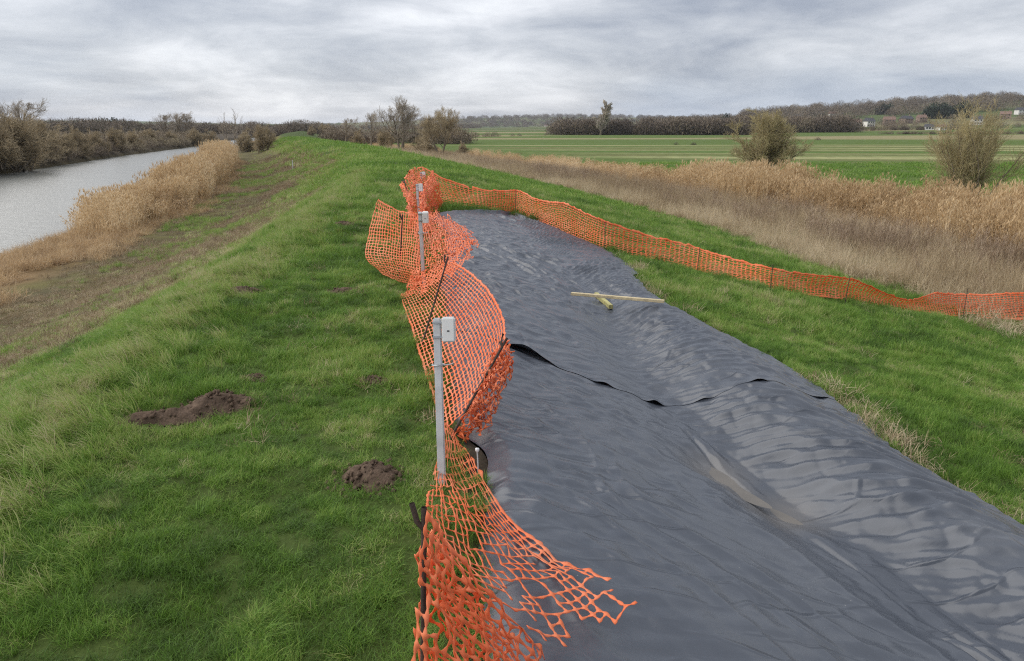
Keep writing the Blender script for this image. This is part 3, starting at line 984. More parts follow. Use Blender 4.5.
def build_left_fence():
    # --- foreground length: torn loose end thrown over the sheet
    e = empty('barrier_fence', (-0.28, 1.75, float(ground(-0.28, 1.75))))
    off = np.array(e.location)
    L1 = [
        [A(437, 430, 3.75), A(441, 424, 3.78), A(446, 424, 3.8), A(452, 432, 3.82), A(457, 442, 3.85)],
        [A(434, 466, 3.35), A(443, 462, 3.4), A(453, 466, 3.45), A(463, 472, 3.5), A(472, 476, 3.55)],
        [A(428, 500, 2.75), A(448, 500, 2.85), A(466, 508, 2.9), A(484, 515, 3.0), A(499, 520, 3.05)],
        [A(424, 518, 2.1), A(458, 535, 2.3), A(490, 548, 2.45), A(522, 553, 2.6), A(545, 553, 2.68)],
        [A(430, 560, 1.85), A(472, 580, 2.0), A(520, 597, 2.2), A(568, 590, 2.35), A(598, 574, 2.45)],
        [A(450, 620, 1.75), A(500, 632, 1.85), A(552, 645, 2.0), A(606, 632, 2.12), A(640, 598, 2.22)],
    ]
    add_net(e, net_mesh('net', L1, 27, 21, 3, wrinkle=0.03, wf=2.0, jit=0.004, w0=0.0068, w1=0.0024, torn=lambda u, v: 0.03 + 0.36 * sstep(0.72, 1.0, u)), off)
    # the folded-over layer that hangs from the near pin
    L2 = [
        [A(421, 513, 1.72), A(419, 600, 1.66), A(420, 700, 1.62), A(424, 800, 1.58)],
        [A(446, 548, 1.75), A(450, 620, 1.66), A(452, 710, 1.62), A(452, 800, 1.6)],
        [A(480, 585, 1.85), A(484, 650, 1.74), A(486, 720, 1.68), A(486, 800, 1.64)],
        [A(512, 622, 1.92), A(518, 670, 1.84), A(520, 730, 1.76), A(522, 800, 1.7)],
        [A(545, 655, 1.98), A(552, 690, 1.9), A(556, 740, 1.84), A(560, 790, 1.8)],
    ]
    add_net(e, net_mesh('net', L2, 15, 20, 7, wrinkle=0.045, wf=3.0, jit=0.005, w0=0.0068, w1=0.0028, torn=lambda u, v: 0.02 + 0.2 * sstep(0.9, 1.0, u), hem=1.4), off)
    L3 = [
        [A(426, 530, 1.80), A(424, 610, 1.74), A(424, 800, 1.62)],
        [A(452, 560, 1.88), A(448, 640, 1.8), A(450, 800, 1.66)],
        [A(486, 606, 1.98), A(480, 680, 1.88), A(480, 800, 1.74)],
        [A(520, 640, 2.06), A(514, 700, 1.96), A(514, 800, 1.8)],
    ]
    add_net(e, net_mesh('net', L3, 15, 18, 17, wrinkle=0.05, wf=3.5, jit=0.006, w0=0.0066, w1=0.0028, torn=lambda u, v: 0.03 + 0 * u), off)
    pb = A(420, 700, 1.62); pb[2] = ground(pb[0], pb[1])
    add_pin(e, pb, A(424, 507, 1.74), 0.0075)
    tag(e, 'nearest orange mesh barrier, torn end thrown across the black sheet', 'barrier fence', 'orange mesh barriers around the sheeting')

    # --- middle length, leaning over the sheet between two bent pins
    p2b = Gd(449, 441, 0); p2t = A(507, 338, 4.1)
    e = empty('barrier_fence', p2b)
    off = np.array(e.location)
    rows = []
    for (b, t, Yt) in (((441, 437), (506, 346), 4.1), ((434, 402), (503, 322), 4.6), ((424, 368), (494, 300), 5.1), ((416, 342), (482, 284), 5.6), ((408, 317), (462, 268), 6.1), ((400, 297), (445, 260), 6.6)):
        B = Gd(*b); T = A(*t, Yt)
        mid1 = B * 0.65 + T * 0.35 + np.array([0.03, 0, -0.04]); mid2 = B * 0.3 + T * 0.7 + np.array([0.02, 0, -0.04])
        rows.append([B, mid1, mid2, T])
    add_net(e, net_mesh('net', rows, 44, 24, 21, wrinkle=0.008, wf=2.0, jit=0.0025, w0=0.0075, w1=0.0033), off)
    rf = [
        [A(503, 340, 4.12), A(493, 360, 4.05), A(476, 392, 3.97), A(456, 430, 3.88)],
        [A(511, 350, 4.05), A(502, 376, 4.0), A(486, 405, 3.94), A(462, 436, 3.86)],
        [A(513, 366, 4.02), A(504, 392, 3.98), A(490, 424, 3.93), A(466, 446, 3.86)],
    ]
    add_net(e, net_mesh('net', rf, 14, 28, 23, wrinkle=0.05, wf=7.0, jit=0.010, w0=0.009, w1=0.004, torn=lambda u, v: 0.12 + 0.3 * sstep(0.85, 1, u)), off)
    rf2 = [[A(498, 352, 4.16), A(484, 380, 4.1), A(466, 412, 3.95)], [A(508, 362, 4.1), A(496, 396, 4.02), A(480, 424, 3.92)]]
    add_net(e, net_mesh('net', rf2, 10, 20, 27, wrinkle=0.045, wf=7.0, jit=0.010, w0=0.009, w1=0.004), off)
    add_pin(e, p2b, p2t, 0.0075)
    add_pin(e, Gd(421, 348, 0), A(448, 257, 6.0), 0.007)
    tag(e, 'middle orange mesh barrier bulging over the black sheet between two leaning pins', 'barrier fence', 'orange mesh barriers around the sheeting')

    # --- far length, blown about round the farther posts
    base = Gd(399, 282, 0)
    e = empty('barrier_fence', base)
    off = np.array(e.location)
    C1 = [
        [A(383, 274, 8.25), A(366, 256, 8.45), A(369, 232, 8.75), A(378, 200, 9.0)],
        [A(399, 281, 8.2), A(386, 258, 8.3), A(388, 234, 8.6), A(390, 207, 8.95)],
        [A(414, 286, 8.05), A(404, 262, 8.2), A(405, 238, 8.5), A(406, 213, 8.9)],
        [A(424, 288, 7.9), A(420, 266, 8.05), A(422, 242, 8.4), A(422, 216, 9.0)],
    ]
    add_net(e, net_mesh('net', C1, 22, 26, 31, wrinkle=0.035, wf=2.0, jit=0.003, w0=0.008, w1=0.0042), off)
    C2 = [
        [A(400, 298, 7.4), A(412, 278, 7.8), A(417, 250, 8.6), A(414, 218, 9.8)],
        [A(420, 293, 7.4), A(432, 268, 7.8), A(434, 242, 8.5), A(428, 214, 9.9)],
        [A(440, 280, 7.0), A(450, 262, 7.5), A(454, 242, 8.3), A(442, 220, 9.5)],
        [A(455, 270, 6.6), A(468, 258, 7.2), A(478, 240, 8.0), A(464, 228, 9.0)],
    ]
    add_net(e, net_mesh('net', C2, 34, 36, 33, wrinkle=0.06, wf=3.5, jit=0.006, w0=0.010, w1=0.005, torn=lambda u, v: 0.02 + 0.35 * sstep(0.85, 1.0, u)), off)
    C3 = [[A(432, 255, 8.3), A(430, 238, 9.0), A(424, 215, 10.2)], [A(452, 252, 8.0), A(450, 235, 8.8), A(438, 214, 10.0)], [A(474, 250, 7.9), A(472, 234, 8.6), A(452, 220, 9.6)]]
    add_net(e, net_mesh('net', C3, 24, 22, 35, wrinkle=0.05, wf=5.0, jit=0.012, w0=0.010, w1=0.005, torn=lambda u, v: 0.05 + 0.3 * sstep(0.8, 1.0, u)), off)
    D = [
        [Gd(416, 243), A(413, 225, 10.0), A(410, 208, 10.6)],
        [Gd(424, 228), A(414, 207, 11.6), A(404, 190, 12.1)],
        [Gd(431, 215), A(417, 197, 13.0), A(405, 180, 13.4)],
        [Gd(436, 207), A(423, 189, 14.3), A(411, 171, 14.8)],
        [Gd(442, 203), A(432, 186, 15.5), A(421, 167, 15.9)],
    ]
    add_net(e, net_mesh('net', D, 70, 18, 37, wrinkle=0.10, wf=4.5, jit=0.014, w0=0.013, w1=0.007), off)
    D2 = [
        [Gd(426, 240), A(424, 225, 9.9), A(420, 212, 10.3)],
        [Gd(432, 226), A(426, 206, 11.4), A(422, 192, 11.9)],
        [Gd(438, 213), A(432, 195, 13.2), A(428, 180, 13.6)],
        [Gd(442, 205), A(438, 188, 15.0), A(432, 172, 15.4)],
    ]
    add_net(e, net_mesh('net', D2, 60, 18, 39, wrinkle=0.10, wf=4.5, jit=0.014, w0=0.013, w1=0.007), off)
    add_pin(e, base, A(402.6, 214.5, 8.4), 0.008)
    add_pin(e, Gd(421, 240, 0), A(404, 180, 12.4), 0.009)
    add_pin(e, Gd(434, 210, 0), A(409, 171, 14.6), 0.009)
    tag(e, 'bunched orange mesh barrier around the farther posts, a lobe blown over the grass', 'barrier fence', 'orange mesh barriers around the sheeting')


build_left_fence()


def build_right_fence():
    bot = [(441, 203), (455, 206), (485, 209), (515, 212), (560, 232), (600, 249), (640, 259), (696, 271), (771, 290), (846, 301), (910, 312), (966, 318), (1040, 321), (1150, 326), (1290, 332)]
    top = [(423, 167), (447, 178), (483, 186), (516, 190), (562, 201), (602, 215), (642, 230), (700, 249), (775, 264), (848, 277), (910, 295), (965, 291), (1040, 294), (1150, 300), (1290, 305)]
    rows = []
    e = empty('barrier_fence', Gd(515, 213, 0))
    off = np.array(e.location)
    for b, t in zip(bot, top):
        B = Gd(*b); T = A(*t, B[1] + 0.12)
        rows.append([B, B * 0.68 + T * 0.32 + [0, 0.05, -0.02], B * 0.34 + T * 0.66 + [0, 0.05, -0.03], T])
    rows = np.array(rows)
    # even spacing along the length
    d = np.concatenate([[0], np.cumsum(np.linalg.norm(np.diff(rows[:, 0], axis=0), axis=1))])
    n = 60
    ss = np.linspace(0, d[-1], n)
    rr = np.stack([np.stack([np.interp(ss, d, rows[:, j, k]) for k in range(3)], -1) for j in range(4)], 1)
    sag = np.abs(np.sin(ss * 1.15 + 0.6 * np.sin(ss * 0.37)))
    rr[:, 3, 2] += -0.10 * sag
    rr[:, 2, 2] += -0.07 * sag
    rr[:, 3, 1] += 0.12 * np.sin(ss * 0.9)
    add_net(e, net_mesh('net', rr, int(d[-1] / 0.085), 15, 45, wrinkle=0.035, wf=1.2, jit=0.005, w0=0.012, w1=0.0065, hem=2.2), off)
    for (b, t) in (((515, 213), (516, 188)), ((605, 251), (605, 222)), ((697, 273), (700, 247)), ((770, 293), (773, 264)), ((844, 308), (850, 276)), ((962, 322), (968, 288)), ((1100, 326), (1104, 294))):
        B = Gd(*b, 0)
        add_pin(e, B, A(*t, B[1] + 0.1), 0.006, prongs=False)
    tag(e, 'long sagging orange mesh barrier running downslope to the right edge', 'barrier fence', 'orange mesh barriers around the sheeting')


build_right_fence()

# ------------------------------------------------------------------ monitoring posts


def build_posts():
    first = None
    specs = [(442, 484, 437, 318, 3.42, 'nearest grey post with white box, standing behind the torn orange mesh'),
             (424, 288, 420, 212, 7.8, 'second grey post with white box, at the bunched orange mesh'),
             (None, None, 417, 184, 11.6, 'third grey post with white box, amid the far orange mesh'),
             (None, None, 421, 172, 15.2, 'farthest grey post with white box, at the corner of the barrier')]
    for k, (bx, by, tx, ty, Yt, lab) in enumerate(specs):
        T = at(tx, ty, Yt)
        B = hit(bx, by, ground) if bx else np.array([T[0] + 0.03, T[1] - 0.03, 0])
        B[2] = ground(B[0], B[1])
        e = empty('sensor_post', B)
        ax = Vector(T - B)
        Ls = ax.length
        e.rotation_euler = ax.to_track_quat('Z', 'Y').to_euler()
        # keep the box to the right of the post
        q = ax.to_track_quat('Z', 'Y')
        e.rotation_euler = q.to_euler()
        xr = q @ Vector((1, 0, 0))
        # track quat may spin the local axes; spin back so local x is world x
        spin = math.atan2(xr.y, xr.x)
        e.rotation_euler = (q @ Matrix.Rotation(-spin, 3, 'Z').to_quaternion()).to_euler()
        link('pole', box_mesh('pole', 0.037, 0.037, Ls + 0.3, 0.005, (0, 0, (Ls - 0.3) / 2)), M['post'], e)
        bx_ = link('sensor_box', box_mesh('sensor_box', 0.064, 0.05, 0.118, 0.006, (0.055, -0.006, Ls - 0.055)), M['box'], e)
        link('lid', box_mesh('lid', 0.056, 0.006, 0.108, 0.0025, (0.055, -0.0335, Ls - 0.055)), M['box'], bx_)
        link('emblem', box_mesh('emblem', 0.012, 0.003, 0.006, 0.001, (0.055, -0.0375, Ls - 0.06)), M['dark'], bx_)
        for dz in (-0.09, -0.02):
            link('bracket', box_mesh('bracket', 0.05, 0.052, 0.010, 0.002, (0.004, 0, Ls + dz)), M['steel'], e)
        band = []
        th = np.linspace(0, 2 * np.pi, 17)
        band.append((np.stack([0.031 * np.cos(th), 0.031 * np.sin(th), np.full(17, Ls - 0.225)], -1), np.full(17, 0.0035)))
        band.append((np.array([[0.028, -0.02, Ls - 0.225], [0.06, -0.02, Ls - 0.222], [0.075, -0.02, Ls - 0.215]]), np.full(3, 0.003)))
        link('clamp', tube_mesh('clamp', [(6, band)]), M['steel'], e)
        tag(e, lab, 'sensor post', 'grey sensor posts along the barrier')


build_posts()

# white peg by the scarp
pp = hit(478, 470, tz)
pg = empty('sheet_peg', pp)
link('rod', tube_mesh('rod', [(8, [(np.array([[0, 0, -0.15], [0, 0, 0.03], [-0.003, 0.01, 0.10]]), np.array([0.0035, 0.0035, 0.0035]))])]), M['post'], pg)
link('cap', tube_mesh('cap', [(10, [(np.array([[-0.003, 0.01, 0.095], [-0.003, 0.01, 0.105], [-0.003, 0.011, 0.114], [-0.003, 0.011, 0.118]]), np.array([0.006, 0.011, 0.010, 0.003]))])]), M['litter'], pg)
tag(pg, 'small white-capped peg at the sheet edge below the near post', 'peg')

# ------------------------------------------------------------------ timber on the sheet


def timber(name, a, b, w, h, material, label, lift=0.0):
    pa = hit(*a, tz); pb = hit(*b, tz)
    c = (pa + pb) / 2
    n = 24
    t = np.linspace(0, 1, n)
    line = pa[None] * (1 - t[:, None]) + pb[None] * t[:, None]
    up = np.max(tz(line[:, 0], line[:, 1]) - line[:, 2])
    c = c + np.array([0, 0, max(up, 0) * 0.6 + h / 2 + lift])
    d = Vector(pb - pa)
    me = box_mesh(name, d.length, w, h, 0.003)
    o = link(name, me, material)
    o.location = tuple(c)
    o.rotation_euler = d.to_track_quat('X', 'Z').to_euler()
    tag(o, label, 'timber')
    return o


timber('timber_stake', (596, 297), (611, 310), 0.05, 0.05, M['wood_green'], 'short thick greenish timber stake lying under the long batten')
timber('timber_batten', (571, 300), (664, 308), 0.055, 0.032, M['wood'], 'long thin pale timber batten lying across the far sheet', 0.05)

# ------------------------------------------------------------------ molehills


def molehill(px, py, rx, ry, h, ang, seed, label):
    p = hit(px, py, ground)
    rng = np.random.default_rng(seed)
    n, m = 44, 16
    th = np.linspace(0, 2 * np.pi, n, endpoint=False)[None]; r = np.linspace(0, 1, m)[:, None]
    k = 1 + 0.16 * np.sin(2 * th + seed) + 0.12 * np.sin(3 * th + 2 * seed) + 0.06 * np.sin(7 * th)
    lx = r * k * rx * np.cos(th); ly = r * k * ry * np.sin(th)
    X = lx * math.cos(ang) - ly * math.sin(ang); Y = lx * math.sin(ang) + ly * math.cos(ang)
    g = ground(p[0] + X, p[1] + Y)
    bump = h * (np.cos(r * np.pi) * 0.5 + 0.5) ** 0.8 * (0.7 + 0.6 * fbm(X * 7, Y * 7, seed, 2))
    crumb = (fbm(X * 30, Y * 30, seed + 3, 2) - 0.5) * 0.03 * (1 - r ** 4)
    Z = g - p[2] + bump + crumb - 0.03 * (r ** 3)
    V = np.stack([X, Y, Z + 0 * X], -1)
    q = [(a * n + b, (a + 1) * n + b, (a + 1) * n + (b + 1) % n, a * n + (b + 1) % n) for a in range(m - 1) for b in range(n)]
    e = empty('molehill', p)
    mound = link('mound', mesh_np('mound', V, q, smooth=True), M['soil'], e)
    # loose clods on and around the mound
    cv, cq = [], []
    N_ = 150
    for i in range(N_):
        rr = rng.random() ** 0.6 * 1.3; t = rng.random() * 6.283
        x_ = rr * rx * math.cos(t); y_ = rr * ry * math.sin(t)
        x, y = x_ * math.cos(ang) - y_ * math.sin(ang), x_ * math.sin(ang) + y_ * math.cos(ang)
        z = float(ground(p[0] + x, p[1] + y)) - p[2] + h * max(0, math.cos(min(rr, 1) * math.pi) * 0.5 + 0.5) ** 0.8 * 0.95
        s = rng.uniform(0.006, 0.02)
        o8 = np.array([[1, 0, 0], [-1, 0, 0], [0, 1, 0], [0, -1, 0], [0, 0, 1], [0, 0, -1]]) * s * rng.uniform(0.6, 1.3, (6, 1))
        b0 = len(cv) * 6
        cv.append(o8 + [x, y, z])
        for f in ((0, 2, 4), (2, 1, 4), (1, 3, 4), (3, 0, 4), (2, 0, 5), (1, 2, 5), (3, 1, 5), (0, 3, 5)):
            cq.append([b0 + j for j in f])
    cl = link('clods', mesh_np('clods', np.concatenate(cv), None, cq), M['soil'], e)
    cl['kind'] = 'stuff'
    tag(e, label, 'molehill', 'molehills on the bank top')
    return (p[0], p[1], max(rx, ry))


MH = [molehill(213, 409, 0.27, 0.18, 0.10, 0.3, 1, 'taller crumbly molehill running into a low one, left of the path'),
      molehill(165, 420, 0.30, 0.13, 0.06, 0.25, 2, 'low spread molehill running into the taller one on its right'),
      molehill(373, 478, 0.18, 0.16, 0.09, 0.0, 3, 'round dark molehill close to the near grey post'),
      molehill(258, 379, 0.09, 0.07, 0.03, 0.0, 4, 'small flat molehill just behind the two joined ones'),
      molehill(376, 381, 0.12, 0.07, 0.025, 0.1, 5, 'small flat molehill beside the leaning middle barrier'),
      molehill(246, 293, 0.22, 0.17, 0.07, 0.1, 6, 'low molehill near the left crest edge, left one of the far pair'),
      molehill(342, 293, 0.22, 0.17, 0.05, 0.1, 7, 'low molehill left of the blown mesh lobe, right one of the far pair'),
      molehill(344, 224, 0.25, 0.18, 0.05, 0.1, 8, 'farthest faint molehill on the path beyond the mesh lobe')]

# ------------------------------------------------------------------ scatter by geometry nodes


def scatter(name, pts, rot, scl, idx, tint, protos, label, cat):
    pts = np.asarray(pts, np.float32)
    me = bpy.data.meshes.new(name)
    me.vertices.add(len(pts)); me.vertices.foreach_set('co', pts.ravel())
    n = len(pts)
    scl = np.asarray(scl, np.float32)
    if scl.ndim == 1:
        scl = np.repeat(scl[:, None], 3, 1)
    for nm, ty, key, arr in (('rot', 'FLOAT_VECTOR', 'vector', np.asarray(rot, np.float32)), ('scl', 'FLOAT_VECTOR', 'vector', scl),
                             ('pidx', 'INT', 'value', np.asarray(idx, np.int32)), ('tint', 'FLOAT', 'value', np.asarray(tint, np.float32))):
        a = me.attributes.new(nm, ty, 'POINT')
        a.data.foreach_set(key, np.ascontiguousarray(arr).ravel())
    o = link(name, me)
    ng = bpy.data.node_groups.new(name + '_scatter', 'GeometryNodeTree')
    ng.interface.new_socket('Geometry', in_out='INPUT', socket_type='NodeSocketGeometry')
    ng.interface.new_socket('Geometry', in_out='OUTPUT', socket_type='NodeSocketGeometry')
    gi = ng.nodes.new('NodeGroupInput'); go = ng.nodes.new('NodeGroupOutput')
    ip = ng.nodes.new('GeometryNodeInstanceOnPoints')
    L = ng.links.new
    L(gi.outputs[0], ip.inputs['Points'])
    jn = ng.nodes.new('GeometryNodeJoinGeometry')
    for p in reversed(protos):
        oi = ng.nodes.new('GeometryNodeObjectInfo')
        oi.inputs['Object'].default_value = p
        oi.inputs['As Instance'].default_value = True
        L(oi.outputs['Geometry'], jn.inputs[0])
    L(jn.outputs[0], ip.inputs['Instance'])
    ip.inputs['Pick Instance'].default_value = True

    def na(nm, ty):
        q = ng.nodes.new('GeometryNodeInputNamedAttribute')
        q.data_type = ty
        q.inputs['Name'].default_value = nm
        return q.outputs['Attribute']
    L(na('pidx', 'INT'), ip.inputs['Instance Index'])
    er = ng.nodes.new('FunctionNodeEulerToRotation')
    L(na('rot', 'FLOAT_VECTOR'), er.inputs[0]); L(er.outputs[0], ip.inputs['Rotation'])
    L(na('scl', 'FLOAT_VECTOR'), ip.inputs['Scale'])
    L(ip.outputs[0], go.inputs[0])
    md = o.modifiers.new('scatter', 'NODES'); md.node_group = ng
    tag(o, label, cat, kind='stuff')
    return o


def proto(name, me, material):
    me.materials.append(material)
    return bpy.data.objects.new(name, me)     # source shape only; never linked to the scene


def blades(rng, n, radius, hmin, hmax, wid, lean, droop, seg=4, upright=0.0, azim=None, spread=1.0):
    """n tapered curved blades from a tuft -> verts, quads, tris, per-vertex random"""
    r = radius * np.sqrt(rng.random(n)); th = rng.random(n) * 2 * np.pi
    bx = r * np.cos(th); by = r * np.sin(th)
    h = rng.uniform(hmin, hmax, n)
    az = rng.random(n) * 2 * np.pi if azim is None else azim + rng.normal(0, spread, n)
    ln = np.abs(rng.normal(lean, lean * 0.5, n)); dr = np.abs(rng.normal(droop, droop * 0.4, n))
    t = np.linspace(0, 1, seg + 1)
    ang = ln[:, None] + dr[:, None] * t[None] ** 1.3          # angle from vertical
    ds = h[:, None] / seg
    rx = np.concatenate([np.zeros((n, 1)), np.cumsum(np.sin(ang[:, :-1]) * ds, 1)], 1)
    rz = np.concatenate([np.zeros((n, 1)), np.cumsum(np.cos(ang[:, :-1]) * ds, 1)], 1)
    P = np.stack([bx[:, None] + rx * np.cos(az)[:, None], by[:, None] + rx * np.sin(az)[:, None], rz], -1)
    tw = az + np.pi / 2 + rng.normal(0, 0.6, n)
    side = np.stack([np.cos(tw), np.sin(tw), np.zeros(n)], -1)
    w = wid * rng.uniform(0.6, 1.3, n)[:, None] * (1 - t[None] ** 1.6) * 0.5 + wid * 0.06
    V = np.stack([P - side[:, None] * w[..., None], P + side[:, None] * w[..., None]], 2)   # n,seg+1,2,3
    b = np.arange(n)[:, None] * (seg + 1) * 2 + np.arange(seg)[None] * 2
    Q = np.stack([b, b + 1, b + 3, b + 2], -1).reshape(-1, 4)
    rv = np.repeat(rng.random(n), (seg + 1) * 2)
    return V.reshape(-1, 3), Q, rv


def join_parts(name, parts):
    Vs, Qs, Rs, off = [], [], [], 0
    for V, Q, r in parts:
        Vs.append(V); Qs.append(Q + off); Rs.append(r); off += len(V)
    me = mesh_np(name, np.concatenate(Vs), np.concatenate(Qs), smooth=True)
    a = me.attributes.new('bl', 'FLOAT', 'POINT')
    a.data.foreach_set('value', np.concatenate(Rs).astype(np.float32))
    return me


def pts_in(n, s0, s1, y0, y1, rng, ypow=1.0):
    y = y0 + (y1 - y0) * rng.random(n) ** ypow
    s = s0 + (s1 - s0) * rng.random(n)
    return s, y, xl(y) + s


rng = np.random.default_rng(5)
TURF = [proto('turf_tuft', join_parts('turf_tuft', [blades(rng, 55, 0.085, 0.035, 0.10, 0.0034, 0.45, 0.9), blades(rng, 8, 0.06, 0.07, 0.14, 0.0030, 0.5, 1.1)]), M['grass']) for _ in range(5)]
LONG = [proto('long_tuft', join_parts('long_tuft', [blades(rng, 60, 0.08, 0.12, 0.27, 0.0042, 0.55, 1.15, 5, azim=0.0, spread=0.55), blades(rng, 15, 0.07, 0.06, 0.14, 0.004, 0.5, 0.8, 5)]), M['grass']) for _ in range(4)]
FART = [proto('far_tuft', join_parts('far_tuft', [blades(rng, 45, 0.30, 0.05, 0.16, 0.014, 0.5, 0.9, 3)]), M['grass']) for _ in range(4)]
DEAD = [proto('dead_tuft', join_parts('dead_tuft', [blades(rng, 50, 0.14, 0.10, 0.38, 0.0055, 0.7, 1.2, 4), blades(rng, 8, 0.1, 0.3, 0.6, 0.004, 0.25, 0.4, 4)]), M['dead_grass']) for _ in range(4)]
THATCH = [proto('thatch_tuft', join_parts('thatch_tuft', [blades(rng, 40, 0.10, 0.04, 0.11, 0.0034, 0.9, 0.8, 4)]), M['dead_grass']) for _ in range(3)]


def weed_proto(rng):
    parts = []
    for k in range(9):
        V, Q, r = blades(rng, 1, 0.12, 0.45, 1.0, 0.009, 0.12, 0.25, 4)
        parts.append((V, Q, r))
        top = V.reshape(-1, 2, 3).mean(1)
        for j in range(7):
            f = top[rng.integers(1, 5)]
            V2, Q2, r2 = blades(rng, 1, 0.001, 0.10, 0.28, 0.006, 0.7, 0.4, 2)
            parts.append((V2 + f, Q2, r2))
    return join_parts('weed_stems', parts)


WEED = [proto('weed_stems', weed_proto(rng), M['weed']) for _ in range(4)]


def reed_proto(rng, h0, h1, n=22, leafy=3):
    parts = []
    for k in range(n):
        V, Q, r = blades(rng, 1, 0.32, h0, h1, 0.014, 0.06, 0.22, 5)
        parts.append((V, Q, r))
        ax = V.reshape(-1, 2, 3).mean(1)
        for j in range(leafy):
            f = ax[rng.integers(1, 5)]
            V2, Q2, r2 = blades(rng, 1, 0.001, 0.25, 0.55, 0.020, 0.35, 1.5, 4)
            parts.append((V2 + f, Q2, r2))
        if rng.random() < 0.6:   # seed plume
            V2, Q2, r2 = blades(rng, 4, 0.01, 0.16, 0.30, 0.026, 0.25, 0.9, 3)
            parts.append((V2 + ax[-1] - [0, 0, 0.05], Q2, r2 * 0.6))
    return join_parts('reed_clump', parts)


REED = [proto('reed_clump', reed_proto(rng, 1.3, 2.0), M['reed']) for _ in range(5)]
LITTER = [proto('reed_litter', join_parts('reed_litter', [blades(rng, 45, 0.35, 0.25, 0.8, 0.014, 0.9, 0.9, 4), blades(rng, 10, 0.3, 0.3, 0.7, 0.012, 0.3, 0.5, 4)]), M['reed']) for _ in range(4)]


def rots(n, tilt=0.12, az=None):
    z = rng.random(n) * 2 * np.pi if az is None else az
    return np.stack([rng.normal(0, tilt, n), rng.normal(0, tilt, n), z], -1)


def mole_free(x, y):
    ok = np.ones(len(x), bool)
    for mx, my, mr in MH:
        ok &= np.hypot(x - mx, (y - my) * 1.1) > mr * 0.72
    return ok


def green_ok(s, x, y, extra=0.0):
    return ~in_tarp(x, y, -0.02) & mole_free(x, y) & ~((y > 3.4) & (y < 4.05) & in_tarp(x, y, 0.10))


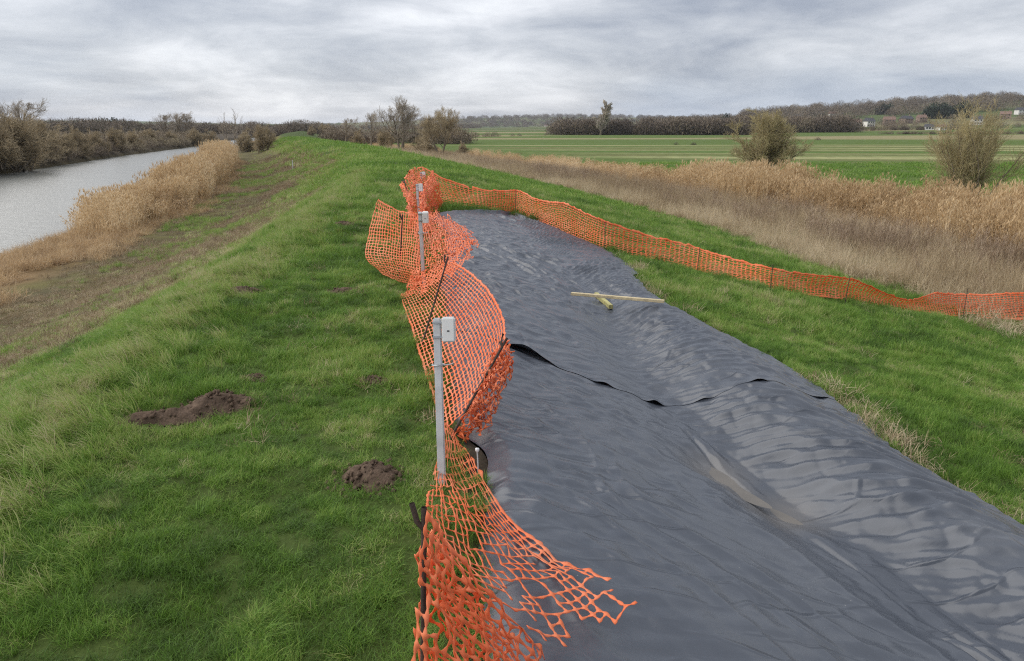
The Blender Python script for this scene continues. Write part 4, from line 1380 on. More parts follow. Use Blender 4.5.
def build_grass():
    # --- turf on bank top and both grassy slopes, in bands of distance
    P, RO, SCL, ID, TI = [], [], [], [], []
    bands = [  # y0,y1,density,scale
        (1.0, 4.5, 560, 0.60), (4.5, 9, 300, 0.76), (9, 16, 110, 1.2), (16, 30, 44, 1.75)]
    for y0, y1, dens, sc in bands:
        s0, s1 = -7.5, 17.0
        n = int((s1 - s0) * (y1 - y0) * dens)
        s, y, x = pts_in(n, s0, s1, y0, y1, rng)
        z = ground(x, y)
        nz = fbm(x * 0.35, y * 0.18, 81, 4)
        patch = fbm(x * 1.5, y * 1.5, 101, 3)
        fine = fbm(x * 5.0, y * 5.0, 105, 2)
        ok = inview(x, y, z) & green_ok(s, x, y)
        # thin out towards the muddy foot on the left and the dead grass on the right
        sl = s + (nz - 0.5) * 3.0; sr = s + (nz - 0.5) * 4.0
        pk = np.clip(sstep(-3.2, -0.7, sl) * 0.92 + 0.08, 0, 1) * (1 - 0.85 * sstep(12.2, 14.4, sr))
        pk *= 0.74 + 0.26 * sstep(0.34, 0.50, patch * 0.5 + fine * 0.5)
        ok &= rng.random(n) < pk
        s, y, x, z, patch, fine, sl = s[ok], y[ok], x[ok], z[ok], patch[ok], fine[ok], sl[ok]
        m = len(s)
        P.append(np.stack([x, y, z - 0.004], -1))
        h = sc * (0.55 + 0.95 * np.clip((patch * 0.5 + fine * 0.5 - 0.25) * 1.8, 0, 1.2)) * rng.uniform(0.8, 1.2, m)
        crest = sstep(0.3, 1.0, s) * (1 - sstep(2.4, 3.2, s))       # trodden path is shorter
        h = h * (1 - 0.14 * crest) * (0.55 + 0.45 * sstep(-1.6, -0.5, s))
        tint = 0.35 + (fbm(x * 0.8, y * 0.8, 111, 3) - 0.5) * 0.8 + (fine - 0.5) * 0.6 + rng.normal(0, 0.07, m)
        straw = (fbm(x * 2.2, y * 2.2, 117, 2) > 0.60) & (rng.random(m) < 0.28)
        tint = np.where(straw, tint + 0.30, tint)
        tint = tint + 0.34 * (1 - sstep(-2.0, -0.7, sl)) + 0.26 * np.exp(-((s + 0.15) / 0.55) ** 2) - 0.02 * sstep(4.0, 6.0, s)
        TI.append(np.clip(tint, 0, 1))
        lean_az = (fbm(x * 0.9, y * 0.9, 121, 2) - 0.5) * 9.0
        RO.append(np.stack([rng.normal(0, 0.16, m), rng.normal(0, 0.16, m), lean_az + rng.normal(0, 1.2, m)], -1))
        SCL.append(np.stack([h * 0 + sc, h * 0 + sc, h], -1) * rng.uniform(0.85, 1.15, (m, 1)))
        ID.append(rng.integers(0, len(TURF), m))
    scatter('turf', np.concatenate(P), np.concatenate(RO), np.concatenate(SCL), np.concatenate(ID), np.concatenate(TI), TURF, 'short tufted green grass on the bank top and slopes', 'grass')

    # --- longer pale grass lying over along the river-side shoulder, and odd tussocks
    n = 44000
    s, y, x = pts_in(n, -6.0, 12.5, 1.5, 30, rng, 1.25)
    z = ground(x, y)
    sh = np.exp(-((s - 0.05 + (fbm(y * 0.5, y * 0, 131, 2) - 0.5) * 0.9) / 0.6) ** 2) * 0.95
    tus = 0.35 * sstep(0.62, 0.76, fbm(x * 1.8, y * 1.8, 135, 2))
    right = 0.22 * sstep(4.2, 5.5, s)
    pk = np.maximum(np.maximum(sh, tus * (s > -3)), right)
    ok = inview(x, y, z) & green_ok(s, x, y) & (rng.random(n) < pk) & (y > 1.8)
    s, y, x, z, sh = s[ok], y[ok], x[ok], z[ok], sh[ok]
    m = len(s)
    sc = rng.uniform(0.45, 0.9, m) * (0.55 + 0.40 * sh) * (1 + 0.02 * y)
    az = np.where(s < 1.2, np.pi + 0.5 + rng.normal(0, 0.6, m), rng.random(m) * 6.283)
    tint = 0.42 + 0.26 * sh + rng.normal(0, 0.10, m)
    scatter('long_grass', np.stack([x, y, z - 0.01], -1), np.stack([rng.normal(0, 0.1, m), rng.normal(0, 0.1, m), az], -1), sc, rng.integers(0, len(LONG), m), np.clip(tint, 0, 1), LONG,
            'longer pale green grass lying over along the river-side shoulder of the bank', 'grass')

    # --- distant turf
    P, RO, SCL, ID, TI = [], [], [], [], []
    for s0, s1, y0, y1, dens, sc in ((-7.5, 16, 28, 60, 7, 1.25), (-8, 17, 60, 140, 1.6, 2.4), (28.5, 90, 15, 90, 1.2, 2.2)):
        n = int((s1 - s0) * (y1 - y0) * dens)
        s, y, x = pts_in(n, s0, s1, y0, y1, rng)
        z = ground(x, y)
        nz = fbm(x * 0.35, y * 0.18, 81, 4)
        sl = s + (nz - 0.5) * 3.0; sr = s + (nz - 0.5) * 4.0
        pk = sstep(-4.0, -1.6, sl) * 0.92 + 0.08
        if s0 < 20:
            pk = pk * (1 - sstep(12.4, 14.2, sr))
        ok = inview(x, y, z, 120, 40) & (rng.random(n) < pk)
        s, y, x, z, sl = s[ok], y[ok], x[ok], z[ok], sl[ok]
        m = len(s)
        P.append(np.stack([x, y, z - 0.01], -1)); RO.append(rots(m))
        SCL.append(sc * rng.uniform(0.7, 1.2, m)); ID.append(rng.integers(0, len(FART), m))
        tint = 0.40 + (fbm(x * 0.3, y * 0.3, 141, 3) - 0.5) * 0.5 + rng.normal(0, 0.06, m) + 0.30 * (1 - sstep(-3.6, -1.0, sl)) + 0.08 * np.exp(-((s + 0.5) / 1.4) ** 2)
        TI.append(np.clip(tint, 0, 1))
    scatter('distant_turf', np.concatenate(P), np.concatenate(RO), np.concatenate(SCL), np.concatenate(ID), np.concatenate(TI), FART, 'green grass on the farther bank and the field edge', 'grass')

    # --- dead thatch among the turf
    n = 16000
    s, y, x = pts_in(n, -8.0, 13, 3.0, 26, rng, 1.3)
    z = ground(x, y)
    near_edge = np.exp(-((x - x1(y) - 0.08) / 0.13) ** 2) * (y < YEND) * sstep(0.45, 0.6, fbm(y * 1.1, y * 0, 151, 2)) * 0.5
    pk = 0.30 * sstep(0.46, 0.62, fbm(x * 1.2, y * 1.2, 117, 2)) + near_edge + 0.5 * (1 - sstep(-5.5, -3.5, s))
    ok = inview(x, y, z) & green_ok(s, x, y) & (rng.random(n) < pk)
    m = int(ok.sum())
    scatter('thatch', np.stack([x, y, z], -1)[ok], rots(m, 0.2), rng.uniform(0.5, 0.9, m) * (1 + 0.03 * y[ok]), rng.integers(0, 3, m), np.clip(0.48 + rng.normal(0, 0.2, m), 0, 1), THATCH, 'bleached dead grass among the green turf', 'dead grass')
    # a fringe of bleached grass along the sheet's downhill edge
    n = 380
    y = 2.5 + 11 * rng.random(n); x = x1(y) + np.abs(rng.normal(0.02, 0.12, n))
    ok = (rng.random(n) < sstep(0.42, 0.6, fbm(y * 1.3, y * 0 + 2, 153, 2)))
    x, y = x[ok], y[ok]; m = len(x)
    scatter('edge_straw', np.stack([x, y, ground(x, y)], -1), rots(m, 0.2), rng.uniform(0.8, 1.4, m), rng.integers(0, 3, m), np.clip(0.72 + rng.normal(0, 0.15, m), 0, 1), THATCH, 'bleached flattened grass along the lower edge of the black sheets', 'dead grass')

    # --- low dull tufts on the muddy berm by the river
    n = 26000
    s, y, x = pts_in(n, -9.5, -1.2, 5, 95, rng, 1.5)
    z = ground(x, y)
    nz = fbm(x * 0.5, y * 0.3, 155, 3)
    ok = inview(x, y, z) & (rng.random(n) < 0.15 + 0.8 * sstep(0.42, 0.6, nz))
    m = int(ok.sum())
    scatter('berm_tufts', np.stack([x, y, z], -1)[ok], rots(m, 0.2), rng.uniform(0.6, 1.2, m) * (1 + 0.025 * y[ok]), rng.integers(0, 3, m), np.clip(0.22 + (nz[ok] - 0.5) * 0.9 + rng.normal(0, 0.12, m), 0, 1), THATCH, 'dull brown low tufts on the muddy berm beside the river', 'dead grass')
    n = 9000
    s, y, x = pts_in(n, -9.0, -1.2, 5, 95, rng, 1.5)
    z = ground(x, y)
    nz = fbm(x * 0.35, y * 0.22, 157, 3)
    ok = inview(x, y, z) & (rng.random(n) < 0.8 * sstep(0.54, 0.66, nz))
    m = int(ok.sum())
    scatter('berm_grass', np.stack([x, y, z], -1)[ok], rots(m, 0.2), rng.uniform(0.7, 1.2, m) * (1 + 0.03 * y[ok]), rng.integers(0, 5, m), np.clip(0.55 + rng.normal(0, 0.12, m), 0, 1), TURF, 'patches of yellowish grass on the muddy berm beside the river', 'grass')

    # --- dead grass and weed stalks at the foot of the landward slope
    n = 30000
    s, y, x = pts_in(n, 11.5, 22, 8, 130, rng, 1.5)
    z = ground(x, y)
    nz = fbm(x * 0.35, y * 0.18, 81, 4)
    pk = sstep(12.6, 14.6, s + (nz - 0.5) * 4.0) * (0.35 + 0.65 * sstep(0.3, 0.55, fbm(x * 0.5, y * 0.5, 161, 2)))
    ok = inview(x, y, z) & (rng.random(n) < pk)
    m = int(ok.sum())
    scatter('dead_grass', np.stack([x, y, z], -1)[ok], rots(m, 0.15), rng.uniform(0.8, 1.5, m) * (1 + 0.008 * y[ok]), rng.integers(0, 4, m), np.clip(0.60 + 0.14 * (1 - sstep(14, 17, s[ok])) + (nz[ok] - 0.5) * 1.1 + rng.normal(0, 0.14, m), 0, 1), DEAD, 'bleached dead grass at the foot of the landward slope', 'dead grass')
    n = 16000
    s, y, x = pts_in(n, 13.5, 21.3, 8, 120, rng, 1.5)
    z = ground(x, y)
    pk = sstep(14.5, 18.0, s) * (0.12 + 0.88 * sstep(0.40, 0.62, fbm(x * 0.28, y * 0.28, 165, 2)))
    ok = inview(x, y, z) & (rng.random(n) < pk)
    m = int(ok.sum())
    scatter('dead_weeds', np.stack([x, y, z], -1)[ok], rots(m, 0.1), rng.uniform(0.6, 1.15, m), rng.integers(0, 4, m), np.clip(0.5 + rng.normal(0, 0.2, m), 0, 1), WEED, 'dry brown weed stalks between the slope and the reed ditch', 'weeds')

    # --- reeds in the landward ditch
    n = 13000
    s, y, x = pts_in(n, 20.6, 27.8, 10, 170, rng, 1.5)
    z = ground(x, y)
    thick = fbm(x * 0.22, y * 0.12, 171, 3)
    pk = sstep(20.4, 21.4, s + (fbm(x * 0.4, y * 0.4, 173, 2) - 0.5) * 1.5) * (0.12 + 0.88 * sstep(0.34, 0.52, thick)) * (1 - 0.7 * sstep(45, 85, y))
    gapc = np.exp(-(((x - 17.4) / 2.2) ** 2 + ((y - 29) / 2.4) ** 2))       # trampled gap below the tall bush
    ok = inview(x, y, z) & (rng.random(n) < pk * (1 - 0.9 * gapc))
    m = int(ok.sum())
    hh = 0.92 * rng.uniform(0.6, 1.2, m) * (0.35 + 1.2 * thick[ok]) * (1 - 0.5 * sstep(45, 75, y[ok]))
    scatter('ditch_reeds', np.stack([x, y, z], -1)[ok], rots(m, 0.06), np.stack([np.ones(m), np.ones(m), hh], -1), rng.integers(0, 5, m), np.clip(0.56 + (thick[ok] - 0.5) * 0.9 + rng.normal(0, 0.15, m), 0, 1), REED, 'tall golden reeds standing along the landward ditch', 'reeds')
    n = 1600
    s, y, x = pts_in(n, 20.4, 28, 12, 60, rng, 1.3)
    z = ground(x, y)
    ok = inview(x, y, z)
    m = int(ok.sum())
    scatter('ditch_litter', np.stack([x, y, z], -1)[ok], rots(m, 0.2), rng.uniform(0.7, 1.3, m), rng.integers(0, 4, m), np.clip(0.4 + rng.normal(0, 0.15, m), 0, 1), LITTER, 'broken fallen reeds littering the ditch edges', 'reeds')

    # --- reeds and their litter along the river margin
    n = 11000
    s, y, x = pts_in(n, -15.2, -8.6, 24, 110, rng, 1.2)
    z = ground(x, y)
    thick = fbm(x * 0.3, y * 0.16, 181, 3)
    pk = sstep(-9.0, -10.4, s + (thick - 0.5) * 2) * (s > -13.7) * sstep(30, 40, y + 1.5 * (s + 12)) * (0.35 + 0.65 * sstep(0.3, 0.5, thick))
    pk = np.where((sstep(-9.0, -10.4, s) < 0), 0, pk)
    ok = inview(x, y, z) & (rng.random(n) < 0.72 * np.clip(pk, 0, 1))
    m = int(ok.sum())
    hh = rng.uniform(0.5, 1.2, m) * (0.6 + 0.75 * thick[ok]) * (0.62 + 0.42 * sstep(30, 60, y[ok]))
    scatter('river_reeds', np.stack([x, y, np.maximum(z, -3.1)], -1)[ok], rots(m, 0.06), np.stack([np.ones(m), np.ones(m), hh], -1), rng.integers(0, 5, m), np.clip(0.56 + (thick[ok] - 0.5) * 0.9 + rng.normal(0, 0.15, m), 0, 1), REED, 'tall pale reeds fringing the river below the bank', 'reeds')
    n = 7000
    s, y, x = pts_in(n, -13.6, -8.0, 12, 100, rng, 1.2)
    z = ground(x, y)
    pk = sstep(-8.2, -9.4, s + (fbm(x * 0.4, y * 0.4, 187, 2) - 0.5) * 3)
    lo = 1 - sstep(-9.6, -8.2, s + (fbm(x * 0.4, y * 0.4, 187, 2) - 0.5) * 3)
    ok = inview(x, y, z) & (rng.random(n) < lo)
    m = int(ok.sum())
    scatter('river_litter', np.stack([x, y, z], -1)[ok], rots(m, 0.2), rng.uniform(0.35, 0.75, m), rng.integers(0, 4, m), np.clip(0.36 + rng.normal(0, 0.17, m), 0, 1), LITTER, 'brown flattened reed litter along the river margin', 'reeds')


build_grass()

# ------------------------------------------------------------------ trees and bushes


def grow(rng, out, p, d, length, rad, level, prm):
    n = prm['seg'][level]
    pts = [p.copy()]; rr = [rad]
    q = p.copy(); dd = d / np.linalg.norm(d)
    end = rad * prm['taper'][level]
    for i in range(n):
        dd = dd + rng.normal(0, prm['wob'][level], 3) + np.array([prm.get('wind', 0.0) * (level > 0), 0, prm['up'][level]])
        dd /= np.linalg.norm(dd)
        q = q + dd * length / n
        pts.append(q.copy()); rr.append(rad + (end - rad) * (i + 1) / n)
    out[level].append((np.array(pts), np.array(rr)))
    if level + 1 < len(prm['seg']):
        k = max(1, int(rng.normal(prm['kids'][level], prm['kids'][level] * 0.15)))
        for j in range(k):
            f = prm['f0'][level] + (1 - prm['f0'][level]) * (j + rng.random()) / k
            i = min(int(f * n), n - 1); g = f * n - i
            bp = pts[i] * (1 - g) + pts[i + 1] * g
            br = rr[i] * (1 - g) + rr[i + 1] * g
            ax = pts[i + 1] - pts[i]; ax /= np.linalg.norm(ax)
            a = np.cross(ax, rng.normal(0, 1, 3)); a /= np.linalg.norm(a) + 1e-9
            sp = rng.normal(prm['ang'][level], 0.15)
            nd = ax * math.cos(sp) + a * math.sin(sp)
            ll = length * prm['len'][level] * rng.uniform(0.6, 1.15) * (1.1 - 0.5 * f)
            grow(rng, out, bp, nd, ll, max(br * prm['rk'][level], prm['rmin']), level + 1, prm)


def tree_meshes(name, seed, stems, prm, trunk_levels=1):
    rng = np.random.default_rng(seed)
    out = [[] for _ in prm['seg']]
    for (p, d, ln, r) in stems(rng):
        grow(rng, out, np.array(p, float), np.array(d, float), ln, r, 0, prm)
    tr = []
    for l in range(trunk_levels):
        tr.append((6 if l == 0 else 5, out[l]))
    cr = [(3, out[l]) for l in range(trunk_levels, len(out))]
    return tube_mesh('trunk', tr), tube_mesh('crown', cr)


def plant(name, meshes, mats, loc, rz, scale, label, cat, group=None):
    e = empty(name, loc, rz)
    e.scale = scale if isinstance(scale, tuple) else (scale,) * 3
    link('trunk', meshes[0], mats[0], e)
    link('crown', meshes[1], mats[1], e)
    tag(e, label, cat, group)
    return e


def fan(n, tilt, ln, r, spread=0.35):
    def f(rng):
        o = []
        for i in range(n):
            a = rng.random() * 6.283; t = min(abs(rng.normal(0, tilt)), tilt * 1.35)
            o.append(((spread * rng.normal() * 0.5, spread * rng.normal() * 0.5, -0.2), (math.cos(a) * math.sin(t), math.sin(a) * math.sin(t), math.cos(t)), ln * rng.uniform(0.75, 1.1) * (1.05 - 0.45 * min(t, 1.2)), r * rng.uniform(0.6, 1.1)))
        return o
    return f


# tall fan-shaped bush by the right edge
prm = dict(seg=[7, 5, 4, 3], wob=[0.07, 0.11, 0.14, 0.16], up=[0.03, 0.10, 0.10, 0.08], taper=[0.3, 0.35, 0.4, 0.4], kids=[10, 8, 5], f0=[0.12, 0.15, 0.15], ang=[0.5, 0.5, 0.5], len=[0.42, 0.7, 0.9], rk=[0.5, 0.5, 0.6], rmin=0.007)
BUSH_TALL = tree_meshes('bush_tall', 3, fan(24, 0.40, 4.7, 0.05, 0.5), prm)
prm2 = dict(seg=[6, 5, 4, 3], wob=[0.08, 0.12, 0.15, 0.16], up=[0.0, 0.05, 0.06, 0.06], taper=[0.3, 0.35, 0.4, 0.4], kids=[12, 9, 6], f0=[0.15, 0.15, 0.15], ang=[0.55, 0.5, 0.5], len=[0.45, 0.7, 0.9], rk=[0.5, 0.5, 0.6], rmin=0.010)
BUSH_ROUND = tree_meshes('bush_round', 8, fan(26, 0.56, 4.1, 0.07, 0.5), prm2)
# windswept bank trees
prm3 = dict(seg=[8, 6, 5, 4, 3], wob=[0.06, 0.12, 0.15, 0.17, 0.2], up=[0.03, 0.07, 0.08, 0.07, 0.05], taper=[0.35, 0.3, 0.35, 0.4, 0.5], kids=[8, 8, 7, 5], f0=[0.28, 0.2, 0.2, 0.2], ang=[0.6, 0.6, 0.55, 0.5], len=[0.62, 0.72, 0.8, 0.85], rk=[0.6, 0.5, 0.5, 0.6], rmin=0.016, wind=0.035)


def trunk_stems(n, ln, r, tilt):
    def f(rng):
        return [((rng.normal() * 0.25, rng.normal() * 0.25, -0.3), (rng.normal() * tilt + 0.06, rng.normal() * tilt, 1), ln * rng.uniform(0.85, 1.1), r * rng.uniform(0.7, 1.1)) for _ in range(n)]
    return f


TREE_A = tree_meshes('tree_a', 12, trunk_stems(3, 7.5, 0.26, 0.14), prm3, 2)
TREE_B = tree_meshes('tree_b', 15, trunk_stems(4, 7.0, 0.22, 0.22), prm3, 2)
TREE_C = tree_meshes('tree_c', 19, trunk_stems(1, 8.2, 0.3, 0.05), prm3, 2)
prm4 = dict(prm3); prm4.update(up=[0.05, 0.12, 0.12, 0.1, 0.08], ang=[0.32, 0.35, 0.4, 0.5], wind=0.0, kids=[16, 8, 6, 4], len=[0.34, 0.6, 0.7, 0.7])
prm4 = dict(seg=[8, 5, 4, 3], wob=[0.015, 0.06, 0.1, 0.12], up=[0.05, 0.12, 0.1, 0.08], taper=[0.25, 0.3, 0.4, 0.5], kids=[36, 9, 6], f0=[0.12, 0.15, 0.15], ang=[0.5, 0.5, 0.5], len=[0.28, 0.6, 0.75], rk=[0.4, 0.6, 0.7], rmin=0.075)
POPLAR = tree_meshes('poplar', 25, trunk_stems(1, 11.0, 0.3, 0.01), prm4, 1)
prm6 = dict(seg=[7, 5, 4], wob=[0.03, 0.06, 0.1], up=[0.03, 0.10, 0.08], taper=[0.2, 0.3, 0.5], kids=[14, 5], f0=[0.2, 0.2], ang=[0.5, 0.5], len=[0.3, 0.6], rk=[0.4, 0.5], rmin=0.02)
SAPLING = tree_meshes('sapling', 27, trunk_stems(2, 8.0, 0.09, 0.1), prm6, 1)
prm5 = dict(seg=[6, 5, 4, 3], wob=[0.1, 0.13, 0.16, 0.18], up=[0.02, 0.05, 0.05, 0.05], taper=[0.3, 0.35, 0.4, 0.5], kids=[11, 9, 6], f0=[0.12, 0.12, 0.15], ang=[0.65, 0.65, 0.65], len=[0.55, 0.72, 0.8], rk=[0.5, 0.5, 0.6], rmin=0.018)
SHRUB_A = tree_meshes('shrub_a', 31, fan(20, 0.6, 4.6, 0.09, 1.3), prm5)
SHRUB_B = tree_meshes('shrub_b', 33, fan(24, 0.85, 4.0, 0.08, 1.6), prm5)

HC = lambda x, y: Hbase(x, y)


def put(px, py, Ydepth=None):
    if Ydepth is None:
        return hit(px, py, HC)
    p = at(px, py, Ydepth)
    p[2] = float(HC(p[0], p[1]))
    return p


def height_to(px, py_base, py_top, p):
    """real height of something that starts at p and reaches image row py_top"""
    return float(at(px, py_top, p[1])[2] - p[2])


def top_of(meshes):
    z = np.empty(len(meshes[1].vertices) * 3, np.float32); meshes[1].vertices.foreach_get('co', z)
    return float(np.percentile(z[2::3], 99.8))


def place(name, meshes, mats, px, py, ptop, rz, label, cat, group=None, Y=None, wide=1.0):
    p = put(px, py, Y)
    h = height_to(px, py, ptop, p)
    k = h / top_of(meshes)
    return plant(name, meshes, mats, p, rz, (k * wide, k * wide, k), label, cat, group)


BT = (M['bark'], M['twig']); BO = (M['bark'], M['twig_olive']); BG = (M['bark'], M['twig_grey'])
place('bare_bush', BUSH_TALL, BO, 966, 206, 98, 0.4, 'tall fan-shaped bare bush behind the reeds near the right edge', 'bush', wide=1.15)
place('bare_bush', BUSH_ROUND, BO, 768, 173, 110, 0.0, 'rounded bare olive bush alone beyond the ditch reeds', 'bush', wide=1.15)
place('bare_tree', TREE_A, BG, 402, 149, 96, 0.0, 'tallest windswept bare tree beside the far bank', 'tree', Y=120)
place('bare_tree', TREE_B, BT, 441, 153, 107, 1.9, 'twiggy leaning tree right of the tallest windswept one', 'tree', Y=105)
place('bare_tree', TREE_C, BG, 372, 146, 111, 2.3, 'round-headed bare tree left of the tallest windswept one', 'tree', Y=160)
place('bare_tree', TREE_C, BG, 346, 142, 117, 0.7, 'small round-headed bare tree, farthest along the bank', 'tree', Y=210)
place('bare_tree', TREE_B, BG, 328, 140, 123, 4.0, 'low scrubby bare tree past the far end of the bank', 'tree', Y=260)
place('poplar_tree', POPLAR, BG, 600, 131, 100, 0.0, 'upright narrow bare tree standing over the far hedge', 'tree', Y=430, wide=1.7)
# scrub at the foot of those trees
for k, (px, py, tp, Y, mm, lab) in enumerate((
        (425, 151, 132, 112, SHRUB_B, 'low bare shrub between the two biggest bank trees'),
        (384, 148, 128, 140, SHRUB_A, 'dark bare shrub left of the tallest bank tree'),
        (358, 145, 130, 180, SHRUB_B, 'wide bare shrub under the small round-headed tree'),
        (312, 138, 126, 300, SHRUB_B, 'low dark shrub at the far end of the bank'),
        (463, 150, 142, 118, SHRUB_B, 'low shrub right of the twiggy leaning tree'))):
    place('bare_shrub', mm, BT, px, py, tp, k * 1.3, lab, 'shrub', 'shrubs along the far bank', Y=Y)
# river side
place('bare_shrub', SHRUB_A, BT, 262, 152, 124, 0.5, 'bare shrub at the far end of the river reeds', 'shrub', Y=120)
place('bare_shrub', SHRUB_B, BT, 246, 150, 130, 2.0, 'low bare shrub left of the one ending the river reeds', 'shrub', Y=135)
for k, (px, tp, lab) in enumerate(((226, 112, 'thin bare sapling, leftmost of three beyond the river reeds'), (236, 108, 'thin bare sapling, middle of three beyond the river reeds'), (247, 116, 'thin bare sapling, rightmost of three beyond the river reeds'))):
    place('bare_sapling', SAPLING, BG, px, 150, tp, k * 2.1, lab, 'sapling', 'saplings beyond the river reeds', Y=150, wide=1.1)
for k, (px, tp, Y, lab) in enumerate(((166, 113, 230, 'round bare tree, left one of the clump across the river'), (178, 111, 232, 'round bare tree, middle one of the clump across the river'), (191, 114, 234, 'round bare tree, right one of the clump across the river'))):
    place('bare_tree', TREE_C, BG, px, 147, tp, k * 1.7, lab, 'tree', 'clump of round trees across the river', Y=Y, wide=1.25)
left = [(-46, 178, 98, 74, SHRUB_A, 1.25), (-14, 176, 104, 79, SHRUB_B, 1.1), (16, 172, 112, 84, SHRUB_A, 1.2), (44, 166, 118, 96, SHRUB_A, 1.15), (62, 163, 128, 104, SHRUB_B, 1.1), (80, 160, 127, 112, SHRUB_B, 1.0), (98, 158, 130, 124, SHRUB_B, 1.1), (116, 155, 127, 136, SHRUB_A, 1.0), (134, 153, 130, 150, SHRUB_B, 1.1), (152, 151, 128, 168, SHRUB_A, 1.1), (172, 150, 131, 185, SHRUB_B, 1.2), (196, 148, 128, 205, SHRUB_A, 1.1), (212, 147, 130, 215, SHRUB_B, 1.2)]
words = ['half-hidden', 'big spreading', 'tall brown', 'dense dark', 'low grey', 'low olive', 'broad low', 'upright bushy', 'wide brown', 'rounded bushy', 'low wide', 'small rounded', 'smallest']
where = ['at the left edge', 'at the left edge by the water', 'second in from the left edge', 'below the left tall tree', 'just past the dense dark one', 'midway along the scrub', 'past the midway gap', 'before the round tree clump', 'left of the round tree clump', 'in front of the round tree clump', 'right of the round tree clump', 'near the river bend', 'at the river bend']
for k, (px, py, tp, Y, mm, w) in enumerate(left):
    mt = (M['bark'], M['twig']) if k % 3 else (M['bark_pale'], M['twig'])
    place('bare_shrub', mm, mt, px, py, tp, k * 1.1, words[k] + ' bare shrub across the river, ' + where[k], 'shrub', 'shrubs across the river', Y=Y, wide=w)
place('bare_tree', TREE_A, BG, 4, 172, 90, 2.6, 'bare tree rising over the scrub at the left edge', 'tree', Y=105)
place('bare_tree', TREE_C, BG, 24, 168, 98, 1.1, 'smaller bare tree behind the scrub near the left edge', 'tree', Y=118)

# ------------------------------------------------------------------ far woods and hedges


def scrub_lump(rng, n, tall, wide, wid):
    parts = []
    a = rng.random(n) * 6.283
    rr = np.sqrt(rng.random(n)) * wide
    zz = tall * (0.02 + 0.90 * rng.random(n) ** 0.8) * np.sqrt(np.clip(1 - (rr / wide) ** 2 * 0.85, 0, 1))
    V, Q, r = blades(rng, n, 0.001, 0.07 * tall, 0.20 * tall, wid, 0.95, 0.4, 2)
    V = V.reshape(n, -1, 3) + np.stack([rr * np.cos(a), rr * np.sin(a), zz], -1)[:, None]
    return join_parts('wood_lump', [(V.reshape(-1, 3), Q, r)])


LUMP = [proto('wood_lump', scrub_lump(rng, 750, 1.0, 0.60, 0.020), M['scrub']) for _ in range(4)]
EVER = [proto('evergreen_lump', scrub_lump(rng, 420, 1.0, 0.42, 0.06), M['evergreen']) for _ in range(2)]


def wood(name, segs, label, protos=LUMP, tint=0.45, cat='wood'):
    P, S, T = [], [], []
    for (ax, aY, bx, bY, n, h0, h1, dep) in segs:
        t = rng.random(n)
        px = ax + (bx - ax) * t
        Y = aY + (bY - aY) * t + rng.uniform(0, dep, n)
        X = (px - W / 2) / FPX * Y / CP * 1.0
        X = (px - W / 2) / FPX * (Y * CP + CAMZ * SP)
        P.append(np.stack([X, Y, Hbase(X, Y) - 0.3], -1))
        h = rng.uniform(h0, h1, n)
        S.append(np.stack([h * rng.uniform(0.9, 1.4, n), h * rng.uniform(0.9, 1.4, n), h], -1))
        T.append(np.clip(tint + rng.normal(0, 0.16, n), 0, 1))
    P = np.concatenate(P); n = len(P)
    scatter(name, P, rots(n, 0.03), np.concatenate(S), rng.integers(0, len(protos), n), np.concatenate(T), protos, label, cat)


wood('hedge_line', [(555, 440, 660, 430, 120, 6, 11, 25), (655, 430, 745, 420, 100, 6, 11, 25)], 'brown hedge line across the far side of the mown field', tint=0.35)
wood('thicket', [(735, 520, 850, 505, 150, 8, 13, 40)], 'dense brown thicket behind the rounded olive bush', tint=0.38)
wood('field_hedge', [(880, 430, 1120, 400, 130, 1.5, 2.6, 4), (850, 560, 960, 560, 60, 2.5, 4, 6)], 'low clipped hedge crossing the right-hand fields', tint=0.4)
wood('river_wood', [(-200, 330, 130, 380, 260, 5, 10, 80), (60, 420, 300, 460, 170, 5, 9, 60), (240, 380, 345, 420, 70, 4, 8, 40)], 'distant brown wood beyond the river', tint=0.4)
wood('bank_hedge', [(325, 230, 470, 190, 90, 3, 5.5, 30), (440, 300, 560, 420, 20, 1.5, 3, 20)], 'rough brown hedge behind the bank trees', tint=0.5)
wood('ridge_wood', [(420, 2300, 720, 2500, 900, 9, 16, 900), (280, 1500, 480, 1500, 220, 8, 14, 500), (-200, 1500, 300, 1700, 420, 9, 15, 500)], 'bluish wood covering the most distant ridge', tint=0.25)
wood('hill_wood', [(640, 900, 760, 950, 160, 7, 12, 350), (740, 980, 1180, 950, 560, 8, 17, 480), (840, 590, 1180, 540, 34, 3, 7, 60), (850, 700, 1180, 700, 60, 4, 9, 120)], 'bare woodland among the houses on the right-hand hill', tint=0.4)
wood('dark_pines', [(925, 880, 965, 870, 26, 12, 20, 20), (875, 1050, 890, 1050, 5, 12, 18, 20), (722, 900, 730, 900, 4, 10, 15, 20), (84, 500, 96, 505, 6, 7, 11, 20), (104, 500, 126, 505, 6, 8, 12, 10)], 'dark evergreen trees standing out among the distant bare woods', EVER, 0.4)
wood('field_bushes', [(676, 190, 677, 190, 2, 0.7, 1.1, 1), (693, 188, 695, 188, 2, 0.7, 1.2, 1), (818, 260, 820, 260, 2, 1.0, 1.5, 1)], 'few small dark bushes dotted in the mown field', tint=0.1, cat='bushes')

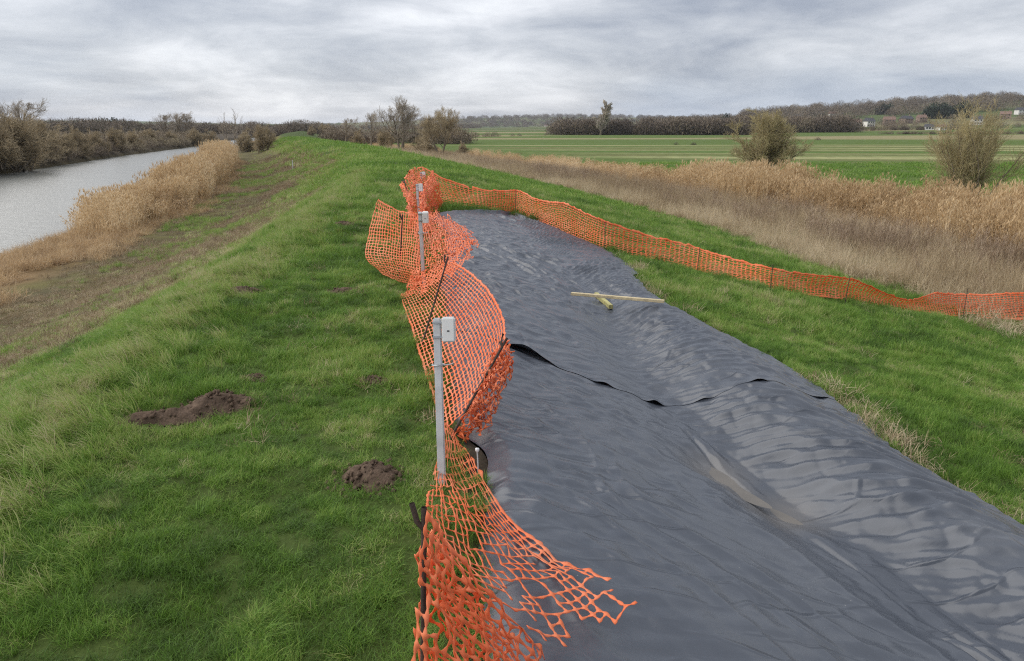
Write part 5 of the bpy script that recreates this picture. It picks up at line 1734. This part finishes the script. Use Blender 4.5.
yy = rng.uniform(55, 250, 520)
ss = wfar(yy) - np.abs(rng.normal(0, 7, 520)) - 0.3
xx = xl(yy) + ss
hh = rng.uniform(1.2, 3.0, 520) * (0.7 + 0.5 * sstep(0, 6, wfar(yy) - ss))
scatter('bank_scrub', np.stack([xx, yy, np.maximum(Hbase(xx, yy), -3.0) - 0.1], -1), rots(520, 0.05), np.stack([hh * 1.3, hh * 1.3, hh], -1), rng.integers(0, 4, 520), np.clip(0.68 + rng.normal(0, 0.2, 520), 0, 1), LUMP, 'low brown scrub and brambles along the far river bank', 'scrub')

# ------------------------------------------------------------------ far houses


def house(px, Y, w, d, h, rz, white, red, label):
    X = (px - W / 2) / FPX * (Y * CP + CAMZ * SP)
    z = float(Hbase(X, Y))
    e = empty('house', (X, Y, z), rz)
    wm = M['render_white'] if white else M['brick']; rm = M['roof_red'] if red else M['roof_grey']
    wl = link('wall', box_mesh('wall', w, d, h + 1.0, 0, (0, 0, (h - 1.0) / 2)), wm, e)
    o = 0.4
    rh = d * 0.42
    V = [(-w / 2 - o, -d / 2 - o, h - 0.1), (w / 2 + o, -d / 2 - o, h - 0.1), (w / 2 + o, d / 2 + o, h - 0.1), (-w / 2 - o, d / 2 + o, h - 0.1), (-w / 2 - o, 0, h + rh), (w / 2 + o, 0, h + rh)]
    me = bpy.data.meshes.new('roof'); me.from_pydata(V, [], [(0, 1, 5, 4), (2, 3, 4, 5), (1, 2, 5), (3, 0, 4), (3, 2, 1, 0)]); me.update()
    rf = link('roof', me, rm, e)
    link('chimney', box_mesh('chimney', 0.8, 0.6, 1.8, 0, (w * 0.32, 0, h + rh + 0.3)), M['brick'], rf)
    for sx in (-0.3, 0.0, 0.3):
        for zz in ([1.3, 3.9] if h > 4.5 else [1.4]):
            link('window', box_mesh('window', 1.1, 0.12, 1.2, 0, (sx * w, -d / 2 - 0.03, zz)), M['glass'], e)
    tag(e, label, 'house', 'houses on the distant hills')


H_ = [(608, 2450, 'white house, leftmost on the distant ridge', 1), (546, 2350, 'white house low on the distant ridge', 1), (566, 2380, 'pale house just right of the ridge\'s first white one', 1),
      (728, 860, 'pale grey-roofed house above the round bush, left one of its pair', 1), (742, 870, 'brick house above the round bush, right one of its pair', 0),
      (852, 640, 'white cottage at the right end of the thicket', 1), (868, 700, 'white red-roofed house right of the thicket cottage', 1), (888, 760, 'red-brick house midway up the right hill', 0),
      (905, 780, 'red-roofed house in the row under the hilltop wood', 0), (920, 800, 'red-roofed house at the row end beside the dark pines', 0),
      (929, 560, 'low white shed at the far field edge', 1), (941, 545, 'white van-sized shed right of the low white one', 1), (975, 700, 'cream house half hidden by the tall bush', 1), (1003, 820, 'brick house right of the tall bush', 0), (1018, 900, 'pale house at the right edge of the hill', 1),
      (770, 1000, 'pale house among the trees right of the round bush top', 1), (795, 1010, 'grey-roofed house on the hill above the thicket', 0), (832, 1040, 'small pale house high above the thicket\'s right end', 1), (955, 930, 'pale house just right of the dark pines', 1)]
for k, (px, Y, lab, wh) in enumerate(H_):
    shed = 'shed' in lab
    house(px, Y, 6 if shed else 8 + (k % 3) * 2, 4 if shed else 7, 2.4 if shed else 4.9, (k * 37 % 60 - 30) / 60.0, wh, k % 2, lab)

# ------------------------------------------------------------------ small things
for (px, py, tp, lab) in ((293, 170, 161, 'slim pale marker post on the river side of the far bank'),):
    p = put(px, py)
    h = height_to(px, py, tp, p)
    e = empty('marker_post', p)
    link('shaft', box_mesh('shaft', 0.06, 0.06, h + 0.2, 0.01, (0, 0, h / 2 - 0.1)), M['post'], e)
    link('cap', box_mesh('cap', 0.07, 0.07, 0.04, 0.01, (0, 0, h + 0.026)), M['box'], e)
    tag(e, lab, 'post')

# ------------------------------------------------------------------ damp winter air
hz = box_mesh('haze', 11000, 10000, 100, 0, (0, 3400, 44))
ho = link('haze', hz)
hm, ht, hb, hl = mat('damp_air')
ht.nodes.remove(hb)
pv = N(ht, 'ShaderNodeVolumePrincipled', inp={'Density': 0.00008, 'Anisotropy': 0.2})
pv.inputs['Color'].default_value = (0.86, 0.9, 0.97, 1)
hl(pv.outputs[0], ht.nodes['Material Output'].inputs['Volume'])
hz.materials.append(hm)
tag(ho, 'thin pale haze over the distant fields', 'haze', kind='stuff')
